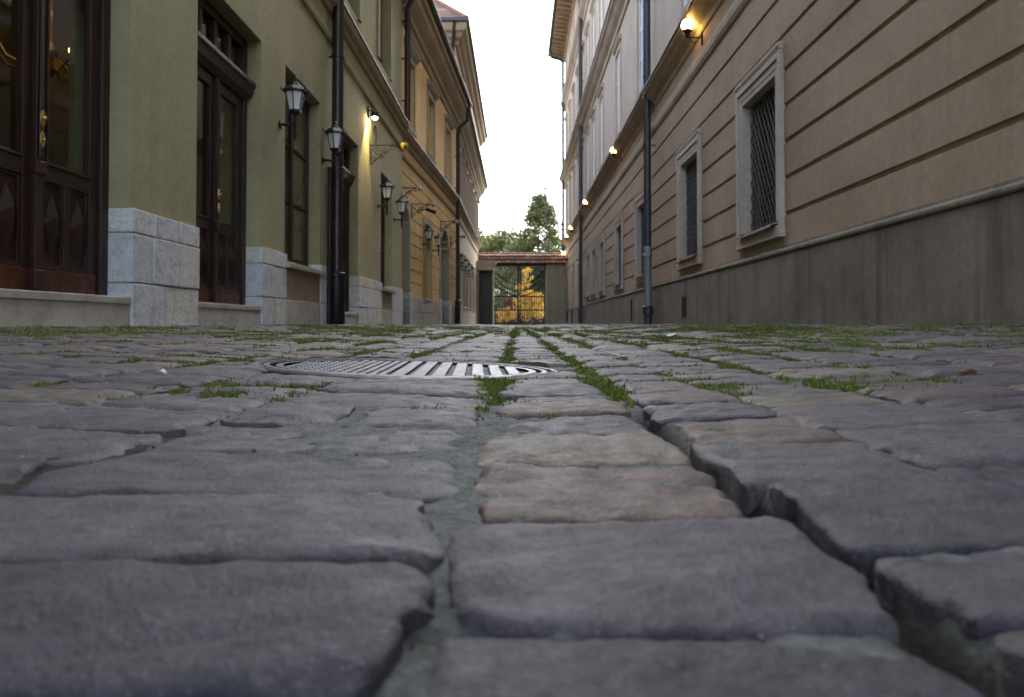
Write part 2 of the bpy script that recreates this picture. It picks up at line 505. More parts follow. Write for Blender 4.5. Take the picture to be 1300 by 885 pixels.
# numpy value noise
def vnoise(x, y, seed=0):
    xi = np.floor(x).astype(np.int64); yi = np.floor(y).astype(np.int64)
    fx = x - xi; fy = y - yi
    fx = fx*fx*(3-2*fx); fy = fy*fy*(3-2*fy)
    def h(a, b):
        n = (a*374761393 + b*668265263 + seed*1442695041) & 0x7fffffff
        n = ((n ^ (n >> 13)) * 1274126177) & 0x7fffffff
        n = (n ^ (n >> 16)) & 0xffff
        return n / 65535.0
    return ((h(xi, yi)*(1-fx) + h(xi+1, yi)*fx)*(1-fy) + (h(xi, yi+1)*(1-fx) + h(xi+1, yi+1)*fx)*fy)*2 - 1

def np_mesh(name, V, F, mat, smooth=True):
    """V (n,3), F (m,k) quads or triangles"""
    me = bpy.data.meshes.new(name)
    k = F.shape[1]
    me.vertices.add(len(V)); me.vertices.foreach_set('co', V.astype(np.float32).ravel())
    me.loops.add(F.size); me.loops.foreach_set('vertex_index', F.astype(np.int32).ravel())
    me.polygons.add(len(F))
    me.polygons.foreach_set('loop_start', np.arange(0, F.size, k, dtype=np.int32))
    me.polygons.foreach_set('loop_total', np.full(len(F), k, dtype=np.int32))
    if smooth:
        me.polygons.foreach_set('use_smooth', np.ones(len(F), bool))
    me.update(calc_edges=True)
    me.validate()
    me.materials.append(M[mat])
    o = bpy.data.objects.new(name, me)
    COL.objects.link(o)
    return o

# ------------------------------------------------------------------ the street: dished cobbles
def prof(x):
    return 0.0365 * (np.sqrt(np.asarray(x, float)**2 + 0.0225) - 0.15)
XL, XR = 2.75, 3.0
MH_C = (-0.265, 1.90); MH_R = 0.37

# ground beyond and below everything
g = MB(); g.add([(-400,-400,-0.09),(400,-400,-0.09),(400,900,-0.09),(-400,900,-0.09)], [(0,1,2,3)])
tag(g.build('ground', 'lawn'), None, None, None, 'structure')
g = MB(); g.add([(-2.2,47.6,-0.02),(2.7,47.6,-0.02),(3.4,70,-0.02),(-3.4,70,-0.02)], [(0,1,2,3)])
tag(g.build('garden_path', 'mortar'), None, None, None, 'structure')

stones = []    # x0, x1, y0, y1, exact
LANE_C = [-0.45,-0.29,-0.13,0.02,0.155,0.285,0.434,0.612,0.775,0.95,1.085,1.19,1.40,1.58]
LANE_A = [-0.40,-0.24,-0.09,0.07,0.22,0.352,0.49,0.655,0.82,1.01,1.19,1.36]
LANE_B = [-0.36,-0.19,-0.01,0.14,0.285,0.372,0.54,0.71,0.885,1.05,1.22,1.45,1.62]
def fill(ys, y_end, lo=0.12, hi=0.19):
    ys = list(ys)
    while ys[-1] < y_end:
        ys.append(ys[-1] + random.uniform(lo, hi))
    return ys
Y_END = 47.4
right_b = [0.152, 0.336, 0.53]
while right_b[-1] < 3.05: right_b.append(right_b[-1] + random.uniform(0.16, 0.25))
left_b = [-0.041, -0.325]
while left_b[-1] > -3.0: left_b.append(left_b[-1] - random.uniform(0.16, 0.27))
lanes = [(-0.031, 0.145, fill(LANE_C, Y_END)), (0.161, 0.315, fill(LANE_B, Y_END))]
for i in range(1, len(right_b)-1): lanes.append((right_b[i], right_b[i+1], fill([-3.0 + random.uniform(0, .15)], Y_END, 0.11, 0.19)))
lanes.append((left_b[1], left_b[0], fill(LANE_A, Y_END)))
for i in range(1, len(left_b)-1): lanes.append((left_b[i+1], left_b[i], fill([-3.0 + random.uniform(0, .15)], Y_END, 0.11, 0.19)))
for li, (a, b, ys) in enumerate(lanes):
    for y0, y1 in zip(ys[:-1], ys[1:]):
        core = li in (0, 1) or (b > -0.1 and a < 0)
        j = 0.006 if core else 0.02
        # lanes wander slowly, so long joints are not ruler-straight
        wa = 0.0 if core else 0.05*float(vnoise(np.array(a*3.1), np.array(y0*0.55), 3))
        wb = 0.0 if core else 0.05*float(vnoise(np.array(b*3.1), np.array(y0*0.55), 3))
        fo = min(1.0, max(0.0, (y0-0.6)/0.5)) if a > -1 and b < 0.6 else 1.0
        gx = (random.uniform(0.002, 0.006) if core else random.uniform(0.004, 0.012))+fo*random.uniform(0.003, 0.010); gy = random.uniform(0.002, 0.007)+fo*random.uniform(0.003, 0.012)
        x0 = a + wa + gx/2 + random.uniform(-j, j)*0.5; x1 = b + wb - gx/2 + random.uniform(-j, j)*0.5
        yy0 = y0 + gy/2; yy1 = y1 - gy/2
        if li == len(right_b) - 0 and False: pass
        if (b - a) > 0.25 and random.random() < 0.45 and not (0.3 < y0 < 0.6):
            xm = a + (b-a)*random.uniform(0.35, 0.62)
            stones.append((x0, xm-0.008, yy0 + random.uniform(-.01,.01), yy1 + random.uniform(-.01,.01)))
            stones.append((xm+0.008, x1, yy0, yy1))
        else:
            stones.append((x0, x1, yy0, yy1))
stones = np.array(stones)
cx = (stones[:,0]+stones[:,1])/2; cyy = (stones[:,2]+stones[:,3])/2
keep = (np.hypot(cx-MH_C[0], cyy-MH_C[1]) > MH_R*0.97) & (cx > -XL+0.02) & (cx < XR-0.02)
stones = stones[keep]; cx = cx[keep]; cyy = cyy[keep]
Svar = rng.random((len(stones), 8))

def build_stones(mask, inner, edges):
    st = stones[mask]; sv = Svar[mask]
    if len(st) == 0: return np.zeros((0,3)), np.zeros((0,4), int)
    s = np.concatenate([[-1.0], -np.array(edges[::-1]), np.linspace(-edges[0]+0.1, edges[0]-0.1, inner), np.array(edges), [1.0]])
    n = len(s)
    A, B = np.meshgrid(s, s, indexing='ij')
    bottom = np.zeros((n, n), bool); bottom[0] = bottom[-1] = True; bottom[:,0] = bottom[:,-1] = True
    e = np.maximum(np.abs(A), np.abs(B))
    X0 = A*(1-0.05*B**6*np.abs(A)); Y0 = B*(1-0.07*A**6*np.abs(B))
    c_x = ((st[:,0]+st[:,1])/2)[:,None,None]; c_y = ((st[:,2]+st[:,3])/2)[:,None,None]
    hx = ((st[:,1]-st[:,0])/2)[:,None,None]; hy = ((st[:,3]-st[:,2])/2)[:,None,None]
    sk = (sv[:,0]-0.5)[:,None,None]*0.16
    tp = (sv[:,1]-0.5)[:,None,None]*0.14
    px = X0[None]*hx*(1 + tp*Y0[None]); py = Y0[None]*hy
    py = py + px*sk
    X = c_x + px; Y = c_y + py
    # wavy outline
    wgt = e[None]**3
    off = (sv[:,2]*50)[:,None,None]
    X = X + wgt*0.0062*vnoise(X*13+off, Y*13, 11) + wgt*0.0050*vnoise(X*42+off, Y*42, 12) + wgt*0.0018*vnoise(X*110+off, Y*110, 22)
    Y = Y + wgt*0.0045*vnoise(X*13, Y*13+off, 13) + wgt*0.0042*vnoise(X*42, Y*42+off, 14) + wgt*0.0018*vnoise(X*110, Y*110+off, 24)
    # manhole: stones hug the ring
    dx = X-MH_C[0]; dy = Y-MH_C[1]; rr = np.hypot(dx, dy)+1e-6
    k = np.where(rr < MH_R+0.012, (MH_R+0.012)/rr, 1.0)
    X = MH_C[0]+dx*k; Y = MH_C[1]+dy*k
    fo = np.clip((c_y-0.6)/0.7, 0, 1)
    rho = np.clip((0.010+0.014*fo)/np.minimum(hx, hy), 0.04, 0.4)
    q = np.clip((e[None]-(1-rho))/rho, 0, 1)
    Rr = (0.0055+0.0055*fo)*(0.85+0.8*vnoise(X*24+off, Y*24, 15))
    Z = prof(X) + ((sv[:,3]-0.5)*0.006)[:,None,None] + (sv[:,4]-0.5)[:,None,None]*0.035*px + (sv[:,5]-0.5)[:,None,None]*0.04*py
    Z = Z + (0.0010+0.003*fo)*(1-e[None]**2) - Rr*(1-np.sqrt(1-np.minimum(q, 1)**2*0.999))
    Z = Z + 0.0018*vnoise(X*15+off, Y*15, 16) + 0.0013*vnoise(X*46+off, Y*46, 17) + 0.0008*vnoise(X*120, Y*120, 18) + 0.0004*vnoise(X*260, Y*260, 20)
    chip = np.clip(vnoise(X*26+off, Y*26, 19)-0.45, 0, 1)*np.clip((e[None]-0.55)*3, 0.42, 1)
    Z = Z - 0.012*chip - 0.0022*np.clip(1-np.abs(vnoise(X*9+off, Y*9, 23))*14, 0, 1)*np.clip(vnoise(X*5+off, Y*5, 25)*2, 0, 1)
    Z = np.where(bottom[None], Z-0.05, Z)
    
    V = np.stack([X, Y, Z], -1).reshape(-1, 3)
    i, j = np.meshgrid(np.arange(n-1), np.arange(n-1), indexing='ij')
    q0 = (i*n+j).ravel()
    F1 = np.stack([q0, q0+n, q0+n+1, q0+1], -1)
    F = (F1[None] + (np.arange(len(st))*n*n)[:,None,None]).reshape(-1, 4)
    return V, F
near = (cyy < 2.6) & (cyy > 0.1) & (np.abs(cx) < 1.5)
mid = ~near & (cyy < 7) & (cyy > -0.1)
far1 = ~near & ~mid & (cyy < 16)
far2 = cyy >= 16
Vs, Fs, o_ = [], [], 0
for mk, inner, edges in ((near, 21, [0.86,0.90,0.94,0.97,0.99,1.0]), (mid, 5, [0.84,0.93,0.98,1.0]), (far1, 3, [0.86,0.97,1.0]), (far2, 2, [0.88,1.0])):
    V, F = build_stones(mk, inner, edges)
    Vs.append(V); Fs.append(F+o_); o_ += len(V)
street = np_mesh('cobblestone_street', np.concatenate(Vs), np.concatenate(Fs), 'sett')
tag(street, None, None, None, 'structure')

def in_gap(X, Y):
    a = np.exp(-((X-0.154)/0.013)**2) * np.clip((1.05-Y)/0.1, 0, 1)*np.clip(0.8+0.7*vnoise(X*3, Y*7, 35), 0.3, 1)
    b = np.exp(-((X-0.325)/0.014)**2) * np.clip((0.92-Y)/0.08, 0, 1) * np.clip((Y-0.55)/0.05, 0, 1)
    return np.maximum(a, b)
def mortar_grid(xs, ys):
    X, Y = np.meshgrid(xs, ys, indexing='ij')
    deep = in_gap(X, Y)
    nz = vnoise(X*6, Y*6, 31)*0.5 + 0.5
    soil = np.clip(deep*2.0 + np.clip((vnoise(X*3.3+7, Y*3.3, 32)-0.2)*2.2, 0, 0.8), 0, 1)
    Z = prof(X) - 0.0014 - 0.0038*nz - 0.004*np.clip((Y-0.8)/0.6, 0, 1) - 0.021*deep - 0.005*soil + 0.0024*vnoise(X*55, Y*55, 33) + 0.0016*vnoise(X*120, Y*120, 34)
    inr = np.hypot(X-MH_C[0], Y-MH_C[1]) < MH_R-0.01
    Z = np.where(inr, Z-0.05, Z)
    n, m = X.shape
    i, j = np.meshgrid(np.arange(n-1), np.arange(m-1), indexing='ij')
    q0 = (i*m+j).ravel()
    return np.stack([X, Y, Z], -1).reshape(-1, 3), np.stack([q0, q0+m, q0+m+1, q0+1], -1), soil.ravel()
xs_in = np.arange(-1.0, 1.0001, 0.005); ys_in = np.arange(0.0, 2.6, 0.005)
parts = [mortar_grid(xs_in, ys_in),
         mortar_grid(np.arange(-2.78, -0.9999, 0.0445), np.concatenate([np.arange(-3, 8, 0.06), np.arange(8, 47.6, 0.3)])),
         mortar_grid(np.linspace(1.0, 3.03, 46), np.concatenate([np.arange(-3, 8, 0.06), np.arange(8, 47.6, 0.3)])),
         mortar_grid(np.linspace(-1.0, 1.0, 51), np.concatenate([np.arange(2.590, 8, 0.06), np.arange(8, 47.6, 0.3)])),
         mortar_grid(np.linspace(-1.0, 1.0, 41), np.linspace(-3, 0.0, 60))]
Vs, Fs, Ss, o_ = [], [], [], 0
for V, F, S in parts:
    Vs.append(V); Fs.append(F+o_); Ss.append(S); o_ += len(V)
mortar = np_mesh('street_bed', np.concatenate(Vs), np.concatenate(Fs), 'mortar')
at = mortar.data.attributes.new('soil', 'FLOAT', 'POINT')
at.data.foreach_set('value', np.concatenate(Ss).astype(np.float32))
tag(mortar, None, None, None, 'structure')

# grass in the joints -------------------------------------------------
def gzone(x, y):
    d = 0.05*(y > 1.0)
    d = d + 2.2*np.exp(-((x-1.55)/0.72)**2 - ((y-5.0)/2.1)**2)
    d = d + 0.8*np.exp(-((x-1.1)/0.5)**2 - ((y-2.6)/0.9)**2)
    d = d + 0.55*np.exp(-((x+1.6)/0.7)**2 - ((y-3.6)/1.3)**2)
    d = d + 1.3*np.exp(-((x-1.05)/0.7)**2 - ((y-1.85)/0.7)**2) + 0.6*np.exp(-((x+0.85)/0.6)**2 - ((y-1.7)/0.6)**2)
    d = d + 0.35*np.exp(-((x+0.9)/0.6)**2 - ((y-5.5)/2.5)**2)
    d = d + 0.5*np.clip((vnoise(x*1.3+3, y*0.8, 41)-0.15)*2.0, 0, 1)*(y > 1.6)
    d = d + 0.32*np.exp(-((x+0.036)/0.025)**2)*(y > 2.3)*(vnoise(x*2+5, y*2.3, 48) > -0.35) + 0.25*np.exp(-((x-0.152)/0.03)**2)*(y > 2.4)*(vnoise(x*2, y*3.1, 47) > -0.2) + 0.5*np.exp(-((x-0.32)/0.03)**2)*(y > 2.2)
    d = d*np.clip(np.exp(-(y-8.5)/4.5), 0.05, 1.0)
    m = np.clip((vnoise(x*2.6, y*2.6, 42)+0.28)*2.4, 0.0, 1.6)
    return d*m
tx, ty = [], []
edge_n = rng.integers(0, 4, size=(14, len(stones)))
for rep in range(14):
    t = rng.random(len(stones)); w = rng.normal(0, 0.006, len(stones)) + 0.008
    ed = edge_n[rep]
    x = np.where(ed == 0, stones[:,0]-w, np.where(ed == 1, stones[:,1]+w, stones[:,0]+(stones[:,1]-stones[:,0])*t))
    y = np.where(ed == 2, stones[:,2]-w, np.where(ed == 3, stones[:,3]+w, stones[:,2]+(stones[:,3]-stones[:,2])*t))
    ok = (rng.random(len(stones)) < gzone(x, y)) & (y < 30) & (y > 0.9) & (np.hypot(x-MH_C[0], y-MH_C[1]) > MH_R+0.01)
    tx.append(x[ok]); ty.append(y[ok])
for (x, y, sx, sy, n) in ((-0.038,1.33,0.012,0.08,110), (-0.035,1.50,0.03,0.05,70), (0.155,1.22,0.010,0.07,50), (0.15,1.42,0.014,0.06,45), (0.155,1.66,0.02,0.07,50),
                          (0.322,1.10,0.015,0.05,40), (0.335,1.25,0.025,0.06,90), (0.325,1.5,0.02,0.10,70), (0.54,1.15,0.03,0.07,60),
                          (0.62,1.32,0.05,0.05,80), (-0.42,1.12,0.02,0.03,60), (-0.47,1.30,0.05,0.04,60), (-0.63,1.17,0.04,0.012,70),
                          (-0.33,1.30,0.03,0.02,40), (0.8,1.7,0.1,0.06,90), (0.6,1.75,0.1,0.05,70)):
    n = int(n*0.55)
    tx.append(rng.normal(x, sx*1.3, n)); ty.append(rng.normal(y, sy*1.2, n))
tx = np.concatenate(tx); ty = np.concatenate(ty)
ok = (tx > -XL+.03) & (tx < XR-.03); tx = tx[ok]; ty = ty[ok]
nb = 32
X = np.repeat(tx, nb); Y = np.repeat(ty, nb)
dist = np.clip(Y, 1.0, 12)
spread = 0.004 + 0.0035*dist
X = X + rng.normal(0, 1, len(X))*spread*0.8; Y = Y + rng.normal(0, 1, len(X))*spread
L = rng.uniform(0.006, 0.018, len(X))*(0.75+0.14*dist)
L = np.minimum(L, 0.026)*np.where(Y < 2.2, 0.62, 0.8)*rng.choice([0.6, 0.8, 1.0, 1.5], len(X), p=[.42, .33, .20, .05])*0.85
Wd = 0.0022*(0.8+0.5*dist)*rng.uniform(.6, 1.5, len(X))
a = rng.uniform(0, 2*np.pi, len(X)); ln = rng.uniform(0.3, 1.5, len(X)); a2 = rng.uniform(0, 2*np.pi, len(X))
Z0 = prof(X) - 0.010
p0 = np.stack([X-np.cos(a)*Wd, Y-np.sin(a)*Wd, Z0], -1)
p1 = np.stack([X+np.cos(a)*Wd, Y+np.sin(a)*Wd, Z0], -1)
p2 = np.stack([X+np.cos(a2)*L*ln, Y+np.sin(a2)*L*ln, Z0+0.006+L], -1)
V = np.stack([p0, p1, p2], 1).reshape(-1, 3)
F = np.arange(len(V)).reshape(-1, 3)
grass = np_mesh('joint_grass', V, F, 'grass', False)
tag(grass, 'short green grass and moss growing in the joints between the cobbles', 'grass', None, 'stuff')

# loose grit in the near joints
ng = 5200
si = rng.integers(0, len(stones), 60000)
gx_ = np.where(rng.random(60000) < .5, np.where(rng.random(60000) < .5, stones[si,0]-.006, stones[si,1]+.006), stones[si,0]+(stones[si,1]-stones[si,0])*rng.random(60000))
gy_ = np.where((gx_ > stones[si,0]) & (gx_ < stones[si,1]), np.where(rng.random(60000) < .5, stones[si,2]-.004, stones[si,3]+.004), stones[si,2]+(stones[si,3]-stones[si,2])*rng.random(60000))
gx_ = gx_+rng.normal(0, .006, 60000); gy_ = gy_+rng.normal(0, .006, 60000)
ok = (gy_ > .2) & (gy_ < 3.0) & (np.abs(gx_) < 1.6) & (np.hypot(gx_-MH_C[0], gy_-MH_C[1]) > MH_R) & (in_gap(gx_, gy_) < 0.06)
gx_ = gx_[ok][:ng]; gy_ = gy_[ok][:ng]; ng = len(gx_)
octa = np.array([(1,0,0),(0,1,0),(-1,0,0),(0,-1,0),(0,0,1),(0,0,-1)], float)
of = np.array([(0,1,4),(1,2,4),(2,3,4),(3,0,4),(1,0,5),(2,1,5),(3,2,5),(0,3,5)])
rs = np.clip(np.exp(rng.normal(math.log(.0013), .4, ng)), .0005, .0024)
V = octa[None]*rs[:,None,None]*rng.uniform(.6, 1.4, (ng, 6, 1)) + np.stack([gx_, gy_, prof(gx_)-.0035+rs*.3], -1)[:,None,:]
F = (of[None]+(np.arange(ng)*6)[:,None,None]).reshape(-1, 3)
M['grit'] = island_stone('loose_grit', [(0, (0.12, 0.12, 0.115)), (0.4, (0.06, 0.055, 0.05)), (0.7, (0.17, 0.165, 0.15)), (0.9, (0.3, 0.29, 0.27))], 0.9, 0.2, 200, 0.2, 0.1)
grit = np_mesh('joint_grit', V.reshape(-1, 3), F, 'grit', False)
tag(grit, 'fine grey grit lying loose in the joints of the near cobbles', 'grit', None, 'stuff')

# ------------------------------------------------------------------ manhole cover
mh = thing('manhole_cover', 'round ribbed cast iron manhole cover set in the cobbles', 'manhole cover', (MH_C[0], MH_C[1], float(prof(MH_C[0]))-0.002))
mh.rotation_euler = (0, R(1.9), R(3))
mb = MB()
mb.lathe([(MH_R-0.045,-0.03),(MH_R,-0.03),(MH_R,-0.001),(MH_R-0.008,0.003),(MH_R-0.02,0.003),(MH_R-0.023,-0.004),(MH_R-0.030,-0.004),(MH_R-0.033,0.002),(MH_R-0.045,0.002)], n=72)
# open ring: drop the two end caps
mb.f = mb.f[:-2]
k_, n_ = 9, 72
mb.f += [((k_-1)*n_+j, (k_-1)*n_+(j+1) % n_, (j+1) % n_, j) for j in range(n_)]
mb.build('frame', 'castiron', mh, 0, False)
rl = MH_R-0.052
lid = MB().lathe([(rl,-0.03),(rl,-0.008),(rl-0.004,-0.006)], n=64).build('lid', 'castdark', mh)
rb = MB()
rin = rl-0.03
for i in range(-7, 8):
    xx = i*0.042
    h = math.sqrt(max(0, rin*rin-xx*xx))
    if h < 0.03: continue
    if i >= 0:
        rb.box(xx-0.0145, xx+0.0145, -h, h, -0.009, 0.001)
    else:
        y = -h
        while y < h-0.02:
            for q in (-0.011, 0.010):
                rb.box(xx+q-0.008, xx+q+0.008, y, min(y+0.026, h), -0.009, 0.001)
            y += 0.038
rb.lathe([(rl-0.024,-0.009),(rl-0.006,-0.009),(rl-0.006,0.001),(rl-0.024,0.001)], n=64)
rb.f = rb.f[:-2]
rb.build('ribs', 'castiron', lid, 0.0025, False)

# metal channel strip and litter
ms = MB(); ms.box(-0.006, 0.006, -0.17, 0.17, 0.0, 0.012)
ms.box(-0.018, -0.012, -0.17, 0.17, 0.0, 0.009); ms.box(-0.012, -0.006, -0.17, 0.17, 0.0, 0.004)
o = ms.build('drain_strip', 'castiron', None, 0.0015)
o.location = (0.300, 2.40, float(prof(0.300))-0.002); o.rotation_euler = (0, 0, R(3))
tag(o, 'thin metal drain strip lying along a joint right of the manhole', 'drain strip')
def scrap(name, loc, w, l, mat, label, cat, curl=0.012, seed=0):
    V = []; F = []
    n, m = 7, 5
    rr = random.Random(seed)
    for i in range(n):
        for j in range(m):
            s = i/(n-1)*2-1; t = j/(m-1)*2-1
            k = 1-abs(s)**2.2*0.75
            V.append((s*l, t*w*k, curl*(t*t*0.9+abs(s)*0.5+0.5*math.sin(s*3+seed))+rr.uniform(0, 0.002)))
    V2 = [(x, y, z-0.0006) for x, y, z in V]
    for i in range(n-1):
        for j in range(m-1):
            q = i*m+j; F.append((q, q+m, q+m+1, q+1)); F.append((q+n*m, q+n*m+1, q+n*m+m+1, q+n*m+m))
    b = MB(); b.add(V+V2, F)
    o = b.build(name, mat, None, 0, True); o.location = loc; o.rotation_euler = (0, 0, seed*1.3)
    tag(o, label, cat)
scrap('dead_leaf', (0.765, 1.33, float(prof(0.765))-0.002), 0.007, 0.013, 'deadleaf', 'curled brown dead leaf lying in the grassy cobbles at right', 'leaf', 0.008, 2)
scrap('paper_scrap', (0.86, 4.5, float(prof(0.86))+0.006), 0.045, 0.06, 'paper', 'small crumpled white paper scrap on the cobbles by the grass', 'litter', 0.012, 5)
scrap('leaf_scrap', (-0.62, 1.36, float(prof(-0.62))+0.004), 0.006, 0.009, 'paper', 'tiny pale scrap lying on the cobbles left of the manhole', 'litter', 0.005, 7)

# ------------------------------------------------------------------ facade builders
ZB = 0.06      # walls start a little below the paving at the wall foot
def wall_grid(side, u0, u1, z0, z1, openings, thick=0.45, grooves=(), gdep=0.022, gh=0.045, d1=0.0):
    us = sorted({u0, u1, *[a for o in openings for a in o[:2]]})
    zs = {z0, z1, *[a for o in openings for a in o[2:4]]}
    for gz in grooves:
        if z0 < gz < z1: zs |= {gz-gh/2, gz+gh/2}
    zs = sorted(z for z in zs if z0 <= z <= z1); us = [u for u in us if u0 <= u <= u1]
    ds = [d1-thick, d1-gdep, d1] if grooves else [d1-thick, d1]
    def solid(d, u, z):
        for o in openings:
            if o[0] < u < o[1] and o[2] < z < o[3]: return False
        if grooves and d > d1-gdep:
            for gz in grooves:
                if abs(z-gz) < gh/2: return False
        return True
    return MB(side).grid_solid(ds, us, zs, solid)

def make_window(root, side, u0, u1, z0, z1, d, frame='wood', pane='pane', cols=2, rows=3, fw=0.075, bar=0.035, dd=0.035, name='window'):
    b = MB(side)
    b.box(d-dd, d+dd, u0+.004, u0+fw, z0, z1); b.box(d-dd, d+dd, u1-fw, u1-.004, z0, z1)
    b.box(d-dd, d+dd-.002, u0+fw, u1-fw, z0, z0+fw); b.box(d-dd, d+dd-.002, u0+fw, u1-fw, z1-fw, z1-.004)
    iu0, iu1, iz0, iz1 = u0+fw, u1-fw, z0+fw, z1-fw
    for c in range(1, cols):
        uc = iu0+(iu1-iu0)*c/cols
        b.box(d-dd+.003, d+dd+.006, uc-fw*0.55, uc+fw*0.55, iz0, iz1)
    for r in range(1, rows):
        zc = iz0+(iz1-iz0)*r/rows
        b.box(d-dd+.01, d+dd-.012, iu0, iu1, zc-bar/2, zc+bar/2)
    w = b.build(name, frame, root, 0.004)
    MB(side).box(d-0.012, d-0.004, iu0-.01, iu1+.01, iz0-.01, iz1+.01).build('pane', pane, w)
    return w

def make_door(root, side, u0, u1, z0, z1, d, ztr=2.55, glassmat='glass'):
    """Tall panelled double door with glazed leaves, a heavy transom rail and lights above it."""
    fr = MB(side)
    fw = 0.10
    fr.box(d-0.06, d+0.05, u0+.003, u0+fw, z0, z1); fr.box(d-0.06, d+0.05, u1-fw, u1-.003, z0, z1)
    fr.box(d-0.06, d+0.048, u0+fw, u1-fw, z1-fw, z1-.003)
    fr.extrude([(d-.06, ztr), (d+.05, ztr), (d+.11, ztr+.05), (d+.13, ztr+.13), (d+.15, ztr+.15), (d+.15, ztr+.19), (d+.05, ztr+.21), (d-.06, ztr+.21)], u0+.006, u1-.006)
    for k in range(1, 4):
        uc = u0+fw+(u1-u0-2*fw)*k/4
        fr.box(d-0.05, d+0.035, uc-0.035, uc+0.035, ztr+.21, z1-fw)
    door = fr.build('door', 'wood', root, 0.006)
    MB(side).box(d-0.02, d-0.012, u0+fw-.01, u1-fw+.01, ztr+.2, z1-fw+.01).build('transom_glass', glassmat, door)
    uc = (u0+u1)/2
    for s in (0, 1):
        a, b_ = (u0+fw, uc-0.004) if s == 0 else (uc+0.004, u1-fw)
        lf = MB(side)
        st = 0.105
        zg0 = z0+0.80   # bottom of the glass
        lf.box(d-.025, d+.025, a+.003, a+st, z0+.01, ztr-.004); lf.box(d-.025, d+.025, b_-st, b_-.003, z0+.01, ztr-.004)
        lf.box(d-.025, d+.023, a+st, b_-st, ztr-.11, ztr-.004)
        lf.box(d-.025, d+.023, a+st, b_-st, zg0-.10, zg0)
        lf.box(d-.025, d+.023, a+st, b_-st, z0+.01, z0+.17)
        # glazing bead
        for (q0, q1, r0, r1) in ((a+st, a+st+.022, zg0, ztr-.11), (b_-st-.022, b_-st, zg0, ztr-.11)):
            lf.box(d-.01, d+.034, q0, q1, r0, r1)
        lf.box(d-.01, d+.033, a+st+.022, b_-st-.022, zg0, zg0+.022)
        # two panels with a raised lozenge
        um = (a+b_)/2
        lf.box(d-.025, d+.021, um-.035, um+.035, z0+.17, zg0-.10)
        for (q0, q1) in ((a+st, um-.035), (um+.035, b_-st)):
            lf.box(d-.024, d-.004, q0, q1, z0+.17, zg0-.10)
            for (e0, e1, e2, e3) in ((q0, q0+.018, z0+.17, zg0-.10), (q1-.018, q1, z0+.17, zg0-.10)):
                lf.box(d-.01, d+.012, e0, e1, e2, e3)
            lf.box(d-.01, d+.011, q0+.018, q1-.018, z0+.17, z0+.188); lf.box(d-.01, d+.011, q0+.018, q1-.018, zg0-.118, zg0-.10)
            mu, mz = (q0+q1)/2, (z0+.17+zg0-.10)/2
            hu, hz = (q1-q0)/2-.028, (zg0-.27-z0)/2-.05
            lf.add([(d-.004, mu, mz+hz), (d-.004, mu+hu, mz), (d-.004, mu, mz-hz), (d-.004, mu-hu, mz), (d+.05, mu, mz+hz*.30), (d+.05, mu, mz-hz*.30)],
                   [(0, 4, 1), (0, 3, 4), (1, 4, 5), (1, 5, 2), (3, 2, 5), (3, 5, 4), (0, 1, 2, 3)])
        lf.build('leaf', 'wood', door, 0.004)
        MB(side).box(d-.012, d-.004, a+st-.01, b_-st+.01, zg0-.01, ztr-.10).build('glass', glassmat, door)
        kp = MB(side); kp.box(d+.022, d+.03, a+.03, b_-.03, z0+.015, z0+.15)
        q = a+.06
        while q < b_-.04:
            kp.box(d+.03, d+.036, q-.005, q+.005, z0+.128, z0+.138); q += 0.05
        kp.build('kick_plate', 'copper', door, 0.0015)
    as_ = MB(side)
    as_.box(d+.022, d+.06, uc-.035, uc+.035, z0+.02, ztr-.006)
    as_.box(d+.022, d+.075, uc-.05, uc+.05, z0+.72, z0+.80); as_.box(d+.022, d+.075, uc-.05, uc+.05, z0+.02, z0+.14)
    as_.box(d+.06, d+.07, uc-.016, uc+.016, z0+.82, ztr-.05)
    as_.build('astragal', 'wood', door, 0.006)
    hb = MB(side)
    for zz in (z0+1.06, z0+.93):
        hb.add([], [])
        n = 16
        pr = [(0.022*math.cos(2*math.pi*i/n), 0.052*math.sin(2*math.pi*i/n)) for i in range(n)]
        vs = [(d+.071, uc-.0+p, zz+q) for p, q in pr]+[(d+.08, uc+p*.9, zz+q*.92) for p, q in pr]
        hb.add(vs, [(i, (i+1) % n, n+(i+1) % n, n+i) for i in range(n)]+[tuple(range(n))[::-1], tuple(range(n, 2*n))])
    hb.ball((d+.085, uc, z0+1.06), .014, 8, 6); hb.ball((d+.083, uc, z0+.93), .009, 8, 6)
    hb.build('handle', 'brass', door, 0, True)
    return door

def stone_blocks(root, side, segs, courses, d0=-0.27, d1=0.03, mat='stone', name='plinth', w=(0.32, 0.62)):
    for (u0, u1) in segs:
        b = MB(side)
        for c, (z0, z1) in enumerate(zip(courses[:-1], courses[1:])):
            u = u0
            first = True
            while u < u1-1e-6:
                step = random.uniform(*w)*(0.6 if (first and c % 2) else 1.0)
                nu = u+step
                if u1-nu < 0.22: nu = u1
                e0 = -.004 if first else .004
                e1 = .004 if nu >= u1-1e-6 else -.004
                j = random.uniform(-.006, .006)
                b.box(d0, d1+j, u+e0, nu+e1, z0+(.004 if c else 0), z1-.004)
                u = nu; first = False
        b.build(name, mat, root, 0.008)

